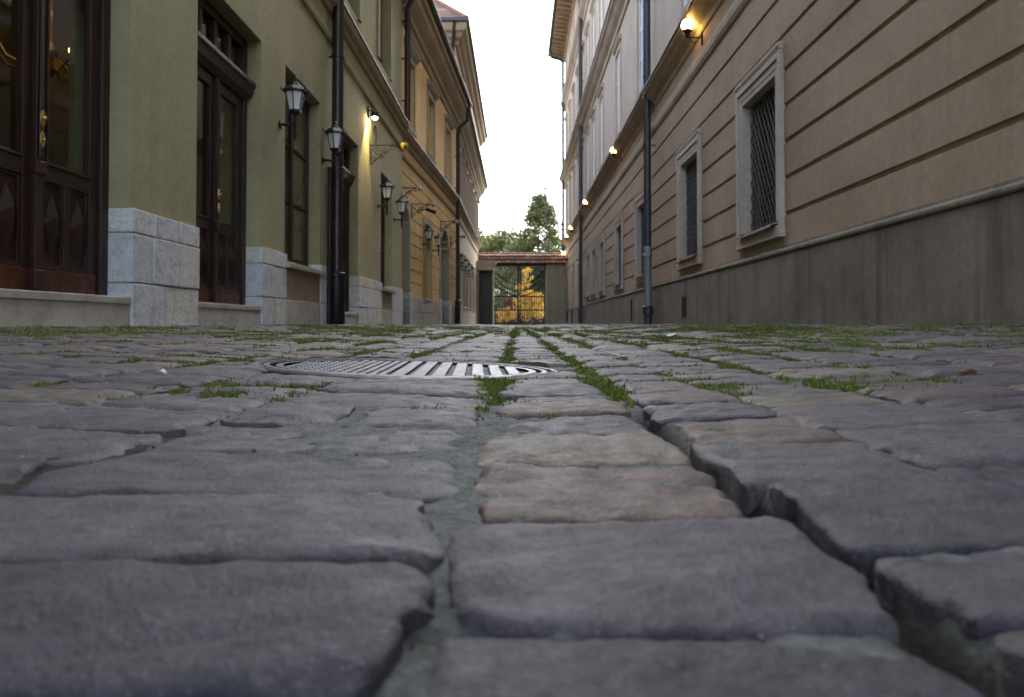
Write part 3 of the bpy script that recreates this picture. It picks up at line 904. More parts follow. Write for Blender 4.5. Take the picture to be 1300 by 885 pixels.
def pipe_with_collars(root, side, u, d, z0, z1, r, mat, elbow=None, boot=None, collars=(), name='downspout'):
    b = MB(side)
    pts = [(d, u, z0), (d, u, z1)]
    if elbow:
        pts = [(d, u, z0), (d, u, z1-.02), (d+.03, u, z1+.05)] + [tuple(e) for e in elbow]
    b.tube(pts, r, 14)
    for z in collars:
        b.lathe([(r, -.025), (r+.014, -.02), (r+.014, .02), (r, .025)], (d, u, z), 14)
        b.box(0.0, d-r*.6, u-.012, u+.012, z-.015, z+.015)
    p = b.build(name, mat, root, 0, True)
    if boot:
        bz, br, bm_ = boot
        bb = MB(side)
        bb.lathe([(br*.9, z0), (br, z0+.02), (br, bz-.08), (br*1.15, bz-.07), (br*1.15, bz-.02), (r*1.05, bz)], (d, u, 0), 14)
        bb.build('boot', bm_, p, 0, True)
    return p

# ------------------------------------------------------------------ olive house (left, near)
A0, A1 = -5.0, 18.5
olive = thing('olive_house', 'olive green plastered house with glazed dark wood doors, nearest on the left', 'house', (-XL, 0, 0))
d1 = (3.86, 5.5, 0.294, 3.14); d2 = (6.64, 8.3, 0.294, 3.14); d3 = (11.85, 13.4, 0.294, 3.17); d0_ = (-0.5, 1.14, 0.294, 3.14)
w1 = (9.17, 10.8, 0.86, 3.18); w2 = (15.64, 16.98, 0.86, 3.18)
up = [(u, u+1.3, 5.35, 7.35) for u in (0.3, 4.0, 6.9, 9.3, 12.0, 15.3)]
ops = [d0_, d1, d2, d3, w1, w2]
solid_ops = [(o[0], o[1], ZB-.01 if o[2] < .3 else o[2], o[3]) for o in ops]
wall_grid(1, A0, A1, ZB, 4.78, solid_ops).build('wall', 'olive', olive, 0.006)
wall_grid(1, A0, A1, 4.78, 8.3, up).build('upper_wall', 'olive', olive, 0.006)
# solid inside, with a room kept open behind the doors
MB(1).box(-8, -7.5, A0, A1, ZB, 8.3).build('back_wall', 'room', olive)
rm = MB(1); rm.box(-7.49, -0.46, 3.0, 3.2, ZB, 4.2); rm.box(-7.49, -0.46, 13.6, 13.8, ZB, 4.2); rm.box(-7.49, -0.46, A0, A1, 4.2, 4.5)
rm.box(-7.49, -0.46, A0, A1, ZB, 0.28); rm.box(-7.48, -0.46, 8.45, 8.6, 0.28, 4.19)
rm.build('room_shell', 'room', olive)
MB(1).box(-7.49, -0.46, 18.3, A1-.003, 0.3, 8.29).build('end_wall', 'olive', olive)
MB(1).box(-7.49, -0.46, A0, A0+.2, 0.3, 8.29).build('end_wall', 'olive', olive)
for dd_ in (d0_, d1, d2, d3):
    make_door(olive, 1, *dd_, -0.20, 2.49 if dd_ is not d3 else 2.46)
    MB(1).box(-0.44, 0.012, dd_[0]+.006, dd_[1]-.006, ZB, 0.294).box(-.02, 0.022, dd_[0]+.007, dd_[1]-.007, 0.245, 0.297).build('doorstep', 'slab', olive, 0.008)
for ww in (w1, w2):
    make_window(olive, 1, *ww, -0.19, 'wood', 'pane', 2, 3, 0.085)
    MB(1).extrude([(-.2, ww[2]-.075), (.075, ww[2]-.085), (.08, ww[2]-.03), (-.2, ww[2]-.004)], ww[0]-.02, ww[1]+.07).build('sill', 'slab', olive, 0.006)
    MB(1).box(-.02, 0.006, ww[0]+.01, ww[1]-.01, 0.40, ww[2]-.08).build('panel', 'panel', olive)
    stone_blocks(olive, 1, [(ww[0]+.006, ww[1]-.006)], [ZB, 0.40], -.02, 0.022, 'slab', 'base_course', (0.7, 1.0))
for uu in up:
    make_window(olive, 1, *uu, -0.2, 'wood', 'pane', 2, 2, 0.07)
    t = MB(1); t.box(.002, .04, uu[0]-.18, uu[0]-.004, uu[2], uu[3]+.18); t.box(.002, .04, uu[1]+.004, uu[1]+.18, uu[2], uu[3]+.18); t.box(.002, .038, uu[0]-.004, uu[1]+.004, uu[3]+.004, uu[3]+.18)
    t.build('window_surround', 'greyolive', olive, 0.005)
stone_blocks(olive, 1, [(A0, d0_[0]), (1.14, 3.86), (5.5, 6.64), (8.3, 9.17), (10.8, 11.85), (13.4, 15.64), (16.98, 18.5)], [ZB, 0.40, 0.757, 0.935])
c = MB(1)
c.extrude([(-.01, 4.20), (.035, 4.22), (.05, 4.27), (.05, 4.31), (-.01, 4.33)], A0, A1-.01)
c.build('string_course', 'olive', olive, 0.004)
c = MB(1)
c.extrude([(-.01, 4.62), (.05, 4.64), (.07, 4.70), (.13, 4.74), (.16, 4.80), (.16, 4.85), (-.01, 4.88)], A0, A1-.01)
c.build('ledge', 'cornice', olive, 0.004)
MB(1).extrude([(-.005, 4.885), (.175, 4.853), (.18, 4.842), (.185, 4.842), (.185, 4.862), (-.005, 4.895)], A0, A1-.012).build('flashing', 'pipe_brown', olive)
c = MB(1)
c.extrude([(-.01, 7.75), (.10, 7.80), (.16, 7.95), (.30, 8.05), (.42, 8.12), (.42, 8.26), (-.01, 8.30)], A0, A1-.01)
c.build('eave_cornice', 'cornice', olive, 0.006)
MB(1).extrude([(.55, 8.305), (.55, 8.36), (-4.0, 11.0), (-8.0, 8.36), (-8.0, 8.305)], A0-.1, A1+.05).build('roof', 'tile', olive)
MB(1).tube([(.56, A0, 8.36), (.56, A1, 8.36)], 0.075, 10).build('gutter', 'pipe_brown', olive, 0, True)
pipe_with_collars(olive, 1, 11.28, .13, .10, 7.6, 0.085, 'pipe_brown', [(.25, 11.28, 7.75), (.52, 11.28, 8.2), (.56, 11.28, 8.32)], (0.86, 0.12, 'iron'), (1.55, 2.35, 4.0, 5.6))
MB(1).tube([(.06, 11.42, .3), (.06, 11.42, 2.4)], 0.022, 8).tube([(.06, 11.10, .12), (.06, 11.10, 2.35)], 0.03, 8).tube([(.06, 11.52, .3), (.06, 11.52, 2.4)], 0.018, 8).build('conduit', 'iron', olive, 0, True)

# ------------------------------------------------------------------ ochre house (left, middle; turned a little into the street)
BA = math.atan(0.048)
B0, BL = 18.5, 11.2
ochre = thing('ochre_house', 'yellow ochre house with grooved plaster and arched doorway, middle of the left side', 'house', (-2.90, B0, 0), -BA)
def bu(Z): return (Z-B0)/math.cos(BA)
gro = [1.2+0.335*i for i in range(9)]
a1 = (0.32, 1.72); a2 = (bu(25.75), bu(27.75)); wB = (bu(22.5), bu(23.75), 0.86, 3.02)
def arch_cells(u0, u1, zs, n=9):
    """stepped slices that form a round arch"""
    r = (u1-u0)/2; uc = (u0+u1)/2
    out = []
    for i in range(n):
        q0 = -r+2*r*i/n; q1 = -r+2*r*(i+1)/n; qm = (q0+q1)/2
        out.append((uc+q0, uc+q1, ZB-.01, zs+math.sqrt(max(0, r*r-qm*qm))))
    return out
opsB = arch_cells(*a1, 2.45, 14)+arch_cells(*a2, 2.35, 14)+[wB]
wall_grid(1, 0, BL, ZB, 4.6, opsB, 0.6, gro, 0.02, 0.035).build('wall', 'yellow', ochre, 0.003)
upB = [(bu(z), bu(z)+1.15, 5.3, 6.95) for z in (19.65, 23.1, 26.85)]
wall_grid(1, 0, BL, 4.6, 8.0, upB, 0.6).build('upper_wall', 'yellow_up', ochre, 0.004)
MB(1).box(-8, -.61, 0.02, BL-.02, ZB, 8.0).build('house_core', 'room', ochre)
for (q0, q1, zs) in ((*a1, 2.45), (*a2, 2.35)):
    b = MB(1); r = (q1-q0)/2; uc = (q0+q1)/2; n = 18
    for (dd0, dd1, rr_) in ((-.42, -.36, r-.03),):
        pts = [(uc-rr_, .12), (uc+rr_, .12)]+[(uc+rr_*math.cos(math.pi*i/n), zs+rr_*math.sin(math.pi*i/n)) for i in range(n+1)]
        b.add([(dd0, p, q) for p, q in pts]+[(dd1, p, q) for p, q in pts], [tuple(range(len(pts)))[::-1], tuple(range(len(pts), 2*len(pts)))]+[(i, (i+1) % len(pts), len(pts)+(i+1) % len(pts), len(pts)+i) for i in range(len(pts))])
    b.box(-.36, -.33, uc-.03, uc+.03, .13, zs+.8*r)
    for s in (-1, 1):
        for (za, zb_) in ((.4, 1.3), (1.45, 2.3)):
            b.box(-.36, -.335, uc+s*r*.5-.22*r, uc+s*r*.5+.22*r, za, zb_)
    b.build('arched_door', 'wood', ochre, 0.004)
    # smooth archivolt that hides the stepped cut
    av = MB(1); n = 28; ri, ro = r-.03, r+.16
    pts_i = [(uc+ri*math.cos(math.pi*i/n), zs+ri*math.sin(math.pi*i/n)) for i in range(n+1)]
    pts_o = [(uc+ro*math.cos(math.pi*i/n), zs+ro*math.sin(math.pi*i/n)) for i in range(n+1)]
    vs = [(x, p, q) for x in (-.35, .025) for p, q in pts_i+pts_o]
    m_ = 2*(n+1); fs = []
    for i in range(n):
        fs += [(i, i+1, n+2+i, n+1+i), (m_+i, m_+n+1+i, m_+n+2+i, m_+i+1), (i, m_+i, m_+i+1, i+1), (n+1+i, n+2+i, m_+n+2+i, m_+n+1+i)]
    fs += [(0, n+1, m_+n+1, m_), (n, m_+n, m_+2*n+1, 2*n+1)]
    av.add(vs, fs)
    av.box(-.35, .024, uc-ro, uc-ri, .93, zs); av.box(-.35, .024, uc+ri, uc+ro, .93, zs)
    av.build('archivolt', 'greyolive', ochre, 0.004)
make_window(ochre, 1, *wB, -0.2, 'wood', 'pane_dark', 2, 3, 0.07)
MB(1).box(-.25, .06, wB[0]-.06, wB[1]+.06, wB[2]-.07, wB[2]-.003).build('sill', 'slab', ochre, 0.006)
t = MB(1); t.box(.002, .03, wB[0]-.14, wB[0]+.0, wB[2], wB[3]+.14); t.box(.002, .03, wB[1], wB[1]+.14, wB[2], wB[3]+.14); t.box(.002, .028, wB[0], wB[1], wB[3], wB[3]+.14)
t.build('window_surround', 'greyolive', ochre, 0.004)
stone_blocks(ochre, 1, [(0.0, a1[0]), (a1[1], wB[0]), (wB[0]+.008, wB[1]-.008), (wB[1], a2[0]), (a2[1], BL)], [ZB, .42, .79], -.3, .03, 'slab', 'plinth', (0.6, 1.1))
stone_blocks(ochre, 1, [(a1[0]-.2, a1[0]), (a1[1], a1[1]+.2), (a2[0]-.2, a2[0]), (a2[1], a2[1]+.6)], [ZB, .5, .93], -.33, .05, 'stone', 'jamb_stone', (0.5, .7))
MB(1).extrude([(-.01, 4.20), (.035, 4.22), (.05, 4.27), (.05, 4.31), (-.01, 4.33)], 0.01, BL).build('string_course', 'cornice', ochre, 0.004)
MB(1).extrude([(-.01, 4.55), (.05, 4.60), (.07, 4.68), (.15, 4.74), (.18, 4.80), (.18, 4.85), (-.01, 4.88)], 0.01, BL).build('ledge', 'cornice', ochre, 0.004)
MB(1).extrude([(-.005, 4.885), (.195, 4.853), (.2, 4.842), (.205, 4.842), (.205, 4.862), (-.005, 4.895)], 0.01, BL-.012).build('flashing', 'pipe_brown', ochre)
for uu in upB:
    make_window(ochre, 1, *uu, -0.3, 'wood', 'pane', 2, 2, 0.07)
    t = MB(1); t.box(.002, .04, uu[0]-.16, uu[0]-.004, uu[2]-.1, uu[3]+.14); t.box(.002, .04, uu[1]+.004, uu[1]+.16, uu[2]-.1, uu[3]+.14); t.box(.002, .038, uu[0]-.004, uu[1]+.004, uu[3]+.004, uu[3]+.14)
    t.box(-.3, .06, uu[0]-.2, uu[1]+.2, uu[2]-.18, uu[2]-.1)
    t.extrude([(.0, 7.12), (.08, 7.16), (.16, 7.24), (.17, 7.30), (.0, 7.34)], uu[0]-.24, uu[1]+.24)
    t.build('window_surround', 'greyolive', ochre, 0.004)
MB(1).extrude([(-.01, 7.55), (.06, 7.56), (.08, 7.72), (.16, 7.76), (.18, 7.86), (.30, 7.96), (.40, 8.06), (.44, 8.18), (.52, 8.22), (.52, 8.36), (-.01, 8.40)], 0.01, BL).build('eave_cornice', 'cornice', ochre, 0.004)
MB(1).extrude([(.56, 8.405), (.56, 8.45), (-3.6, 10.3), (-8.0, 8.45), (-8.0, 8.405)], -.05, BL).build('roof', 'tile', ochre)
MB(1).tube([(.58, -.05, 8.47), (.58, BL-.02, 8.47)], 0.075, 10).build('gutter', 'pipe_brown', ochre, 0, True)
pipe_with_collars(ochre, 1, -.12, .30, 4.9, 7.6, 0.07, 'pipe_brown', [(.36, -.11, 7.72), (.52, -.1, 8.25), (.58, -.1, 8.42)], None, (5.4, 6.4, 7.3))
pipe_with_collars(ochre, 1, BL-.45, .14, .10, 7.3, 0.075, 'pipe_brown', [(.2, BL-.45, 7.5), (.50, BL-.44, 7.75), (.56, BL-.42, 8.38)], (1.0, .10, 'iron'), (1.8, 2.9, 4.0, 5.2, 6.4), 'downspout')

# ------------------------------------------------------------------ pale far house (left)
XC = 2.38
C0, C1 = 29.62, 47.3
pale = thing('pale_far_house', 'tall beige house with red tiled roof and two cornices, farthest on the left', 'house', (-XC, C0, 0))
CL = C1-C0
def cu(Z): return Z-C0
wC = [(cu(z), cu(z)+1.0, 0.95, 2.95) for z in (31.2, 33.9, 36.2, 38.7, 41.2, 44.0)]
wall_grid(1, 0, CL, ZB, 4.6, wC, 0.5).build('wall', 'beige', pale, 0.004)
upC = [(cu(z), cu(z)+1.05, 5.3, 7.1) for z in (30.6, 33.2, 35.6, 38.0, 40.6, 43.2, 45.4)]
wall_grid(1, 0, CL, 4.6, 8.3, upC, 0.5).build('upper_wall', 'beige', pale, 0.004)
upC2 = [(cu(z), cu(z)+1.0, 8.95, 10.2) for z in (31, 33.6, 36.2, 38.8, 41.4, 44)]
wall_grid(1, 0, CL, 8.3, 11.0, upC2, 0.5).build('attic_wall', 'pink', pale, 0.004)
MB(1).box(-8, -.51, 0.0, CL-.02, ZB, 11.0).build('gable_wall', 'beige', pale)
for uu in wC:
    make_window(pale, 1, *uu, -.2, 'wood', 'pane_dark', 2, 3, .07)
    t = MB(1); t.box(.002, .05, uu[0]-.16, uu[0]-.003, uu[2]-.1, uu[3]+.15); t.box(.002, .05, uu[1]+.003, uu[1]+.16, uu[2]-.1, uu[3]+.15); t.box(.002, .048, uu[0], uu[1], uu[3]+.003, uu[3]+.15); t.box(-.2, .08, uu[0]-.2, uu[1]+.2, uu[2]-.17, uu[2]-.1)
    t.build('window_surround', 'trim', pale, .004)
for uu in upC:
    make_window(pale, 1, *uu, -.2, 'wood', 'pane', 2, 2, .07)
    t = MB(1); t.box(.002, .07, uu[0]-.18, uu[0]-.003, uu[2]-.1, uu[3]+.15); t.box(.002, .07, uu[1]+.003, uu[1]+.18, uu[2]-.1, uu[3]+.15); t.box(.002, .068, uu[0], uu[1], uu[3]+.003, uu[3]+.15)
    t.extrude([(.0, 7.27), (.1, 7.30), (.18, 7.38), (.0, 7.44)], uu[0]-.24, uu[1]+.24)
    t.build('window_surround', 'trim', pale, .004)
for uu in upC2:
    make_window(pale, 1, *uu, -.15, 'white', 'pane_sky', 2, 2, .06)
stone_blocks(pale, 1, [(0.02, CL)], [ZB, .42, .78], -.1, .035, 'slab', 'plinth', (0.7, 1.2))
MB(1).extrude([(-.01, 4.20), (.035, 4.22), (.05, 4.27), (.05, 4.31), (-.01, 4.33)], 0, CL).build('string_course', 'cornice', pale, 0.004)
MB(1).extrude([(-.01, 4.55), (.05, 4.60), (.07, 4.68), (.15, 4.74), (.18, 4.80), (.18, 4.85), (-.01, 4.88)], 0, CL).build('ledge', 'cornice', pale, 0.004)
MB(1).extrude([(-.005, 4.885), (.195, 4.853), (.205, 4.842), (.205, 4.862), (-.005, 4.895)], 0, CL).build('flashing', 'pipe_brown', pale)
MB(1).extrude([(-.01, 7.62), (.06, 7.64), (.08, 7.78), (.16, 7.84), (.18, 7.94), (.30, 8.06), (.38, 8.16), (.40, 8.28), (.46, 8.32), (.46, 8.42), (-.01, 8.50)], 0.03, CL+.35).build('eave_cornice', 'cornice', pale, 0.004)
MB(1).tube([(.52, .05, 8.47), (.52, CL+.35, 8.47)], 0.075, 10).build('gutter', 'pipe_brown', pale, 0, True)
# upper cornice turns the corner round the near gable
pr = [(0.0, 10.72), (.08, 10.76), (.12, 10.92), (.24, 11.0), (.30, 11.14), (.42, 11.22), (.46, 11.34), (.46, 11.5), (0.0, 11.52)]
cm = MB(1); n = len(pr)
ring = []
for (d, z) in pr: ring.append((d, CL+d*.8, z))
for (d, z) in pr: ring.append((d, -d, z))
for (d, z) in pr: ring.append((-8.0, -d, z))
fs = []
for s in range(2):
    for i in range(n-1): fs.append((s*n+i, s*n+i+1, (s+1)*n+i+1, (s+1)*n+i))
fs += [tuple(range(n)), tuple(range(2*n, 3*n))[::-1]]
fs.append((0, n, 2*n))
cm.add(ring, fs)
cm.build('upper_cornice', 'cornice', pale)
gt = MB(1); gt.box(.40, .56, -.56, CL+.4, 11.51, 11.64); gt.box(-8, .40, -.56, -.40, 11.512, 11.638)
gt.build('upper_gutter', 'pipe_navy', pale)
# hipped roof of tile courses
rf = MB(1)
nC = 16; hr = 3.9
for i in range(nC):
    t0, t1 = i/nC, (i+1)/nC
    zz0 = 11.60+hr*t0; zz1 = 11.60+hr*t1
    dfa, dfb = .45-4.2*t0, .45-4.2*t1
    ua, ub = -.45+4.2*t0, -.45+4.2*t1
    e = .035
    rf.add([(dfa, ua, zz0), (dfa, CL+.3, zz0), (dfb, CL+.3, zz1), (dfb, ub, zz1), (dfa, ua, zz0+e), (dfa, CL+.3, zz0+e), (dfb, CL+.3, zz1+.01), (dfb, ub, zz1+.01)],
           [(0, 1, 2, 3), (4, 7, 6, 5), (0, 4, 5, 1), (2, 6, 7, 3), (1, 5, 6, 2), (0, 3, 7, 4)])
    rf.add([(dfa, ua, zz0), (-8-dfa, ua, zz0), (-8-dfb, ub, zz1), (dfb, ub, zz1), (dfa, ua, zz0+e), (-8-dfa, ua, zz0+e), (-8-dfb, ub, zz1+.01), (dfb, ub, zz1+.01)],
           [(0, 1, 2, 3), (4, 7, 6, 5), (0, 4, 5, 1), (2, 6, 7, 3), (1, 5, 6, 2), (0, 3, 7, 4)])
rf.tube([(.45, -.45, 11.66), (-3.75, 3.75, 15.56)], .09, 8)
rf.build('roof', 'tile', pale)
# rainwater pipe on the gable
MB(1).tube([(-.12, -.07, 8.55), (-.12, -.07, 10.65), (-.05, -.3, 11.0), (.0, -.48, 11.5)], .07, 10).build('gable_downspout', 'pipe_brown', pale, 0, True)

# ------------------------------------------------------------------ taupe house (right, whole length)
D0, D1 = -5.0, 49.0
SD = -1
taupe = thing('taupe_house', 'long taupe house with grooved plaster, grilled windows and drainpipes along the whole right side', 'house', (XR, 0, 0))
lowC = [9.63, 13.55, 18.75, 23.0, 27.6, 30.45, 32.85]
wR = [(c_-.71, c_+.71, 1.29, 3.04) for c_ in lowC]
dR = [(c_-.55, c_+.55, ZB-.01, 3.0) for c_ in (37.6, 42.3, 46.6)]
groR = [1.337, 1.742, 2.15, 2.555, 2.96, 3.36, 3.845]
wall_grid(SD, D0, D1, ZB, 4.95, wR+dR, .5, groR, .024, .05).build('wall', 'taupe', taupe, 0.004)
upc = [1.5, 5.6]+lowC+[35.0, 38.2, 41.2, 44.2, 47.2]
upR = [(c_-.5, c_+.5, 5.75, 8.15) for c_ in upc]
wall_grid(SD, D0, D1, 4.95, 9.2, upR, .5).build('upper_wall', 'pink', taupe, 0.004)
upR2 = [(c_-.5, c_+.5, 10.2, 12.4) for c_ in upc if c_ > 12]
wall_grid(SD, D0, D1, 9.2, 13.9, upR2, .5).build('third_storey_wall', 'pink', taupe, 0.004)
upR3 = [(c_-.45, c_+.45, 14.6, 16.1) for c_ in upc if c_ > 20]
wall_grid(SD, D0, D1, 13.9, 17.1, upR3, .5).build('top_storey_wall', 'pink', taupe, 0.004)
MB(SD).box(-9, -.51, D0, D1-.02, ZB, 17.1).build('house_core', 'pink', taupe)
# plinth with cap moulding; openings for doors and vents
vents = [(13.62, 14.02, .20, .60), (20.05, 20.35, .16, .74)]
wall_grid(SD, D0, D1, ZB, .885, vents+[(a, b_, ZB-.02, 1.0) for a, b_, *_ in dR], .12, (), 0, 0, .05).build('plinth', 'rplinth', taupe, 0.004)
segs = [D0]+[q for a, b_, *_ in dR for q in (a-.2, b_+.2)]+[D1]
cp = MB(SD)
for i in range(0, len(segs), 2):
    cp.extrude([(-.005, .888), (.062, .888), (.07, .905), (.07, .925), (.055, .945), (.02, .955), (.018, .985), (-.005, .99)], segs[i], segs[i+1])
cp.build('plinth_cap', 'rplinth', taupe, .003)
for (a, b_, z0, z1) in vents:
    v = MB(SD)
    v.box(.03, .056, a+.004, a+.035, z0+.003, z1-.003); v.box(.03, .056, b_-.035, b_-.004, z0+.003, z1-.003); v.box(.03, .055, a+.035, b_-.035, z0+.003, z0+.035); v.box(.03, .055, a+.035, b_-.035, z1-.035, z1-.003)
    q = a+.06
    while q < b_-.05:
        v.box(.032, .046, q-.006, q+.006, z0+.035, z1-.035); q += .035
    v.box(.012, .02, a+.004, b_-.004, z0+.003, z1-.003)
    v.build('vent_grille', 'sootgrey', taupe, .002)
# rusty stain plate under the near vent edge
for i, (a, b_, z0, z1) in enumerate(wR):
    fr = MB(SD)
    # stepped stone surround
    for (w_, dp, e) in ((.0, .035, .09), (.09, .055, .17)):
        fr.box(-.02, dp, a-e, a-w_-.003, z0-(.06 if w_ else 0), z1+e); fr.box(-.02, dp, b_+w_+.003, b_+e, z0-(.06 if w_ else 0), z1+e)
        fr.box(-.02, dp-.002, a-w_-.003, b_+w_+.003, z1+w_+.003, z1+e)
    fr.box(-.12, .028, a-.003, a+.05, z0+.002, z1); fr.box(-.12, .028, b_-.05, b_+.003, z0+.002, z1); fr.box(-.12, .027, a+.05, b_-.05, z1-.06, z1+.003)
    fr.extrude([(-.02, z1+.173), (.05, z1+.173), (.066, z1+.22), (.066, z1+.255), (-.02, z1+.265)], a-.172, b_+.172)
    fr.box(-.02, .058, a-.17, b_+.17, z0-.17, z0-.065); fr.box(-.02, .072, a-.185, b_+.185, z0-.20, z0-.173)
    fr.build('window_surround', 'trim', taupe, .005)
    w_ = make_window(taupe, SD, a+.05, b_-.05, z0+.02, z1-.06, -.24, 'sootgrey', 'pane_dark', 2, 3, .06)
    gl = MB(SD)
    gu0, gu1, gz0, gz1 = a+.05, b_-.05, z0+.02, z1-.06
    W_, H_ = gu1-gu0, gz1-gz0
    sp, sl = .125, 1.5      # spacing along u, slope
    def clip(u_at0, s):
        # line u = u_at0 + s*z/sl for z in [0,H]
        pts = []
        for z in (0.0, H_):
            u = u_at0+s*z/sl
            if 0 <= u <= W_: pts.append((u, z))
        for u in (0.0, W_):
            z = (u-u_at0)*sl/s
            if 0 < z < H_: pts.append((u, z))
        return pts[:2] if len(pts) >= 2 else None
    k = -int(H_/sl/sp)-1
    while k*sp < W_+H_/sl+sp:
        for s, off in ((1, 0.0), (-1, .0)):
            p = clip(k*sp+off, s)
            if p:
                dd = -.085 if s > 0 else -.095
                gl.tube([(dd, gu0+p[0][0], gz0+p[0][1]), (dd, gu0+p[1][0], gz0+p[1][1])], .0085, 5)
        k += 1
    gl.build('grille', 'grille', w_, 0, True)
    s = MB(SD); s.extrude([(-.20, z0+.03), (-.20, z0+.018), (.105, z0-.062), (.11, z0-.078), (.115, z0-.078), (.112, z0-.05)], a-.0, b_-.0)
    s.build('sill', 'redmetal', taupe, .002)
for (a, b_, z0, z1) in dR:
    fr = MB(SD); fr.box(-.02, .05, a-.2, a-.003, ZB, z1+.2); fr.box(-.02, .05, b_+.003, b_+.2, ZB, z1+.2); fr.box(-.02, .048, a-.003, b_+.003, z1+.003, z1+.2)
    fr.extrude([(-.02, z1+.203), (.06, z1+.203), (.10, z1+.28), (.10, z1+.30), (-.02, z1+.32)], a-.24, b_+.24)
    fr.build('door_surround', 'trim', taupe, .005)
    dr = MB(SD); dr.box(-.25, -.19, a+.004, b_-.004, .1, z1-.004)
    for (za, zb_) in ((.35, 1.1), (1.25, 2.1), (2.25, 2.8)):
        for (qa, qb) in ((a+.12, (a+b_)/2-.06), ((a+b_)/2+.06, b_-.12)): dr.box(-.19, -.165, qa, qb, za, zb_)
    dr.build('door', 'pipe_navy', taupe, .006)
# string band, ledges and eaves (notched where the drainpipes pass)
PIPES = (16.95, 34.9, 48.3)
def notched(prof_, u0, u1, name, mat, bev=0.0):
    b = MB(SD); q = u0
    for p_ in PIPES:
        b.extrude(prof_, q, p_-.115); q = p_+.115
    b.extrude(prof_, q, u1)
    return b.build(name, mat, taupe, bev)
MB(SD).extrude([(-.01, 4.27), (.03, 4.29), (.055, 4.34), (.06, 4.44), (.045, 4.50), (.02, 4.53), (-.01, 4.54)], D0, D1).build('string_course', 'ledge', taupe, .004)
notched([(-.01, 4.80), (.03, 4.82), (.06, 4.90), (.17, 4.97), (.22, 5.04), (.27, 5.06), (.28, 5.13), (-.01, 5.20)], D0, D1+.1, 'ledge', 'ledge')
notched([(-.005, 5.21), (.295, 5.138), (.30, 5.115), (.306, 5.115), (.306, 5.15), (-.005, 5.225)], D0, D1+.1, 'flashing', 'redmetal')
notched([(-.01, 8.72), (.05, 8.75), (.07, 8.88), (.18, 8.98), (.26, 9.10), (.33, 9.15), (.35, 9.26), (-.01, 9.34)], D0, D1+.3, 'second_ledge', 'ledge')
notched([(-.005, 9.35), (.365, 9.268), (.375, 9.24), (.381, 9.24), (.381, 9.285), (-.005, 9.365)], D0, D1+.3, 'second_flashing', 'redmetal')
notched([(-.01, 13.55), (.05, 13.58), (.08, 13.75), (.18, 13.85), (.26, 13.95), (.28, 14.06), (-.01, 14.14)], D0, D1+.3, 'third_ledge', 'ledge')
ev = MB(SD); ev.box(-.3, .92, D0, D1+.3, 17.03, 17.12); ev.extrude([(-.01, 16.7), (.08, 16.74), (.14, 16.9), (.2, 17.02), (-.01, 17.028)], D0, D1+.25)
u = 20.0
while u < D1+.2:
    ev.extrude([(.0, 16.80), (.55, 16.90), (.86, 16.96), (.86, 17.026), (.0, 17.027)], u, u+.16); u += .62
ev.build('eave', 'ledge', taupe, .004)
MB(SD).extrude([(1.0, 17.125), (1.0, 17.18), (-4.5, 19.6), (-9, 17.18), (-9, 17.125)], D0-.1, D1+.35).build('roof', 'tile', taupe)
MB(SD).tube([(1.0, D0, 17.16), (1.0, D1+.35, 17.16)], .09, 10).build('gutter', 'pipe_navy', taupe, 0, True)
for group_, zoff in ((upR, 0), (upR2, 0), (upR3, 0)):
    for (a, b_, z0, z1) in group_:
        if a < 8 and group_ is not upR: continue
        make_window(taupe, SD, a, b_, z0, z1, -.06, 'white', 'pane_sky', 2, 3 if z1-z0 > 2 else 2, .085, .05, .045)
        t = MB(SD)
        t.box(-.01, .035, a-.15, a-.003, z0-.08, z1+.14); t.box(-.01, .035, b_+.003, b_+.15, z0-.08, z1+.14); t.box(-.01, .033, a-.003, b_+.003, z1+.003, z1+.14)
        t.box(-.1, .07, a-.18, b_+.18, z0-.13, z0-.082)
        if z1 < 13: t.extrude([(-.01, z1+.143), (.06, z1+.16), (.12, z1+.24), (.13, z1+.28), (-.01, z1+.32)], a-.2, b_+.2)
        t.build('window_surround', 'pink', taupe, .004)
pipe_with_collars(taupe, SD, 16.95, .17, .95, 16.6, .082, 'pipe_navy', [(.3, 16.95, 16.75), (.9, 16.95, 16.95), (1.0, 16.95, 17.1)], None, (4.0, 5.5, 8.2, 12.0))
b = MB(SD); b.lathe([(.088, .42), (.088, 1.55), (.10, 1.56), (.10, 1.62), (.088, 1.63), (.088, 1.78), (.078, 1.8)], (.17, 16.95, 0), 16); b.build('lower_pipe', 'zinc', taupe, 0, True)
b = MB(SD); b.lathe([(.09, .06), (.09, .30), (.115, .32), (.115, .48), (.09, .5)], (.17, 16.95, 0), 16); b.build('pipe_boot', 'pipe_navy', taupe, 0, True)
pipe_with_collars(taupe, SD, 34.9, .17, .06, 16.6, .085, 'pipe_navy', [(.3, 34.9, 16.75), (.9, 34.9, 16.95), (1.0, 34.9, 17.1)], None, (1.2, 3.2, 5.5, 8.0, 11.0, 14.5))
pipe_with_collars(taupe, SD, 48.3, .17, .06, 16.4, .085, 'pipe_navy', [(.3, 48.3, 16.55), (.85, 48.3, 16.7), (1.0, 48.3, 17.1)], None, (1.5, 4.0, 8.0, 12.0))

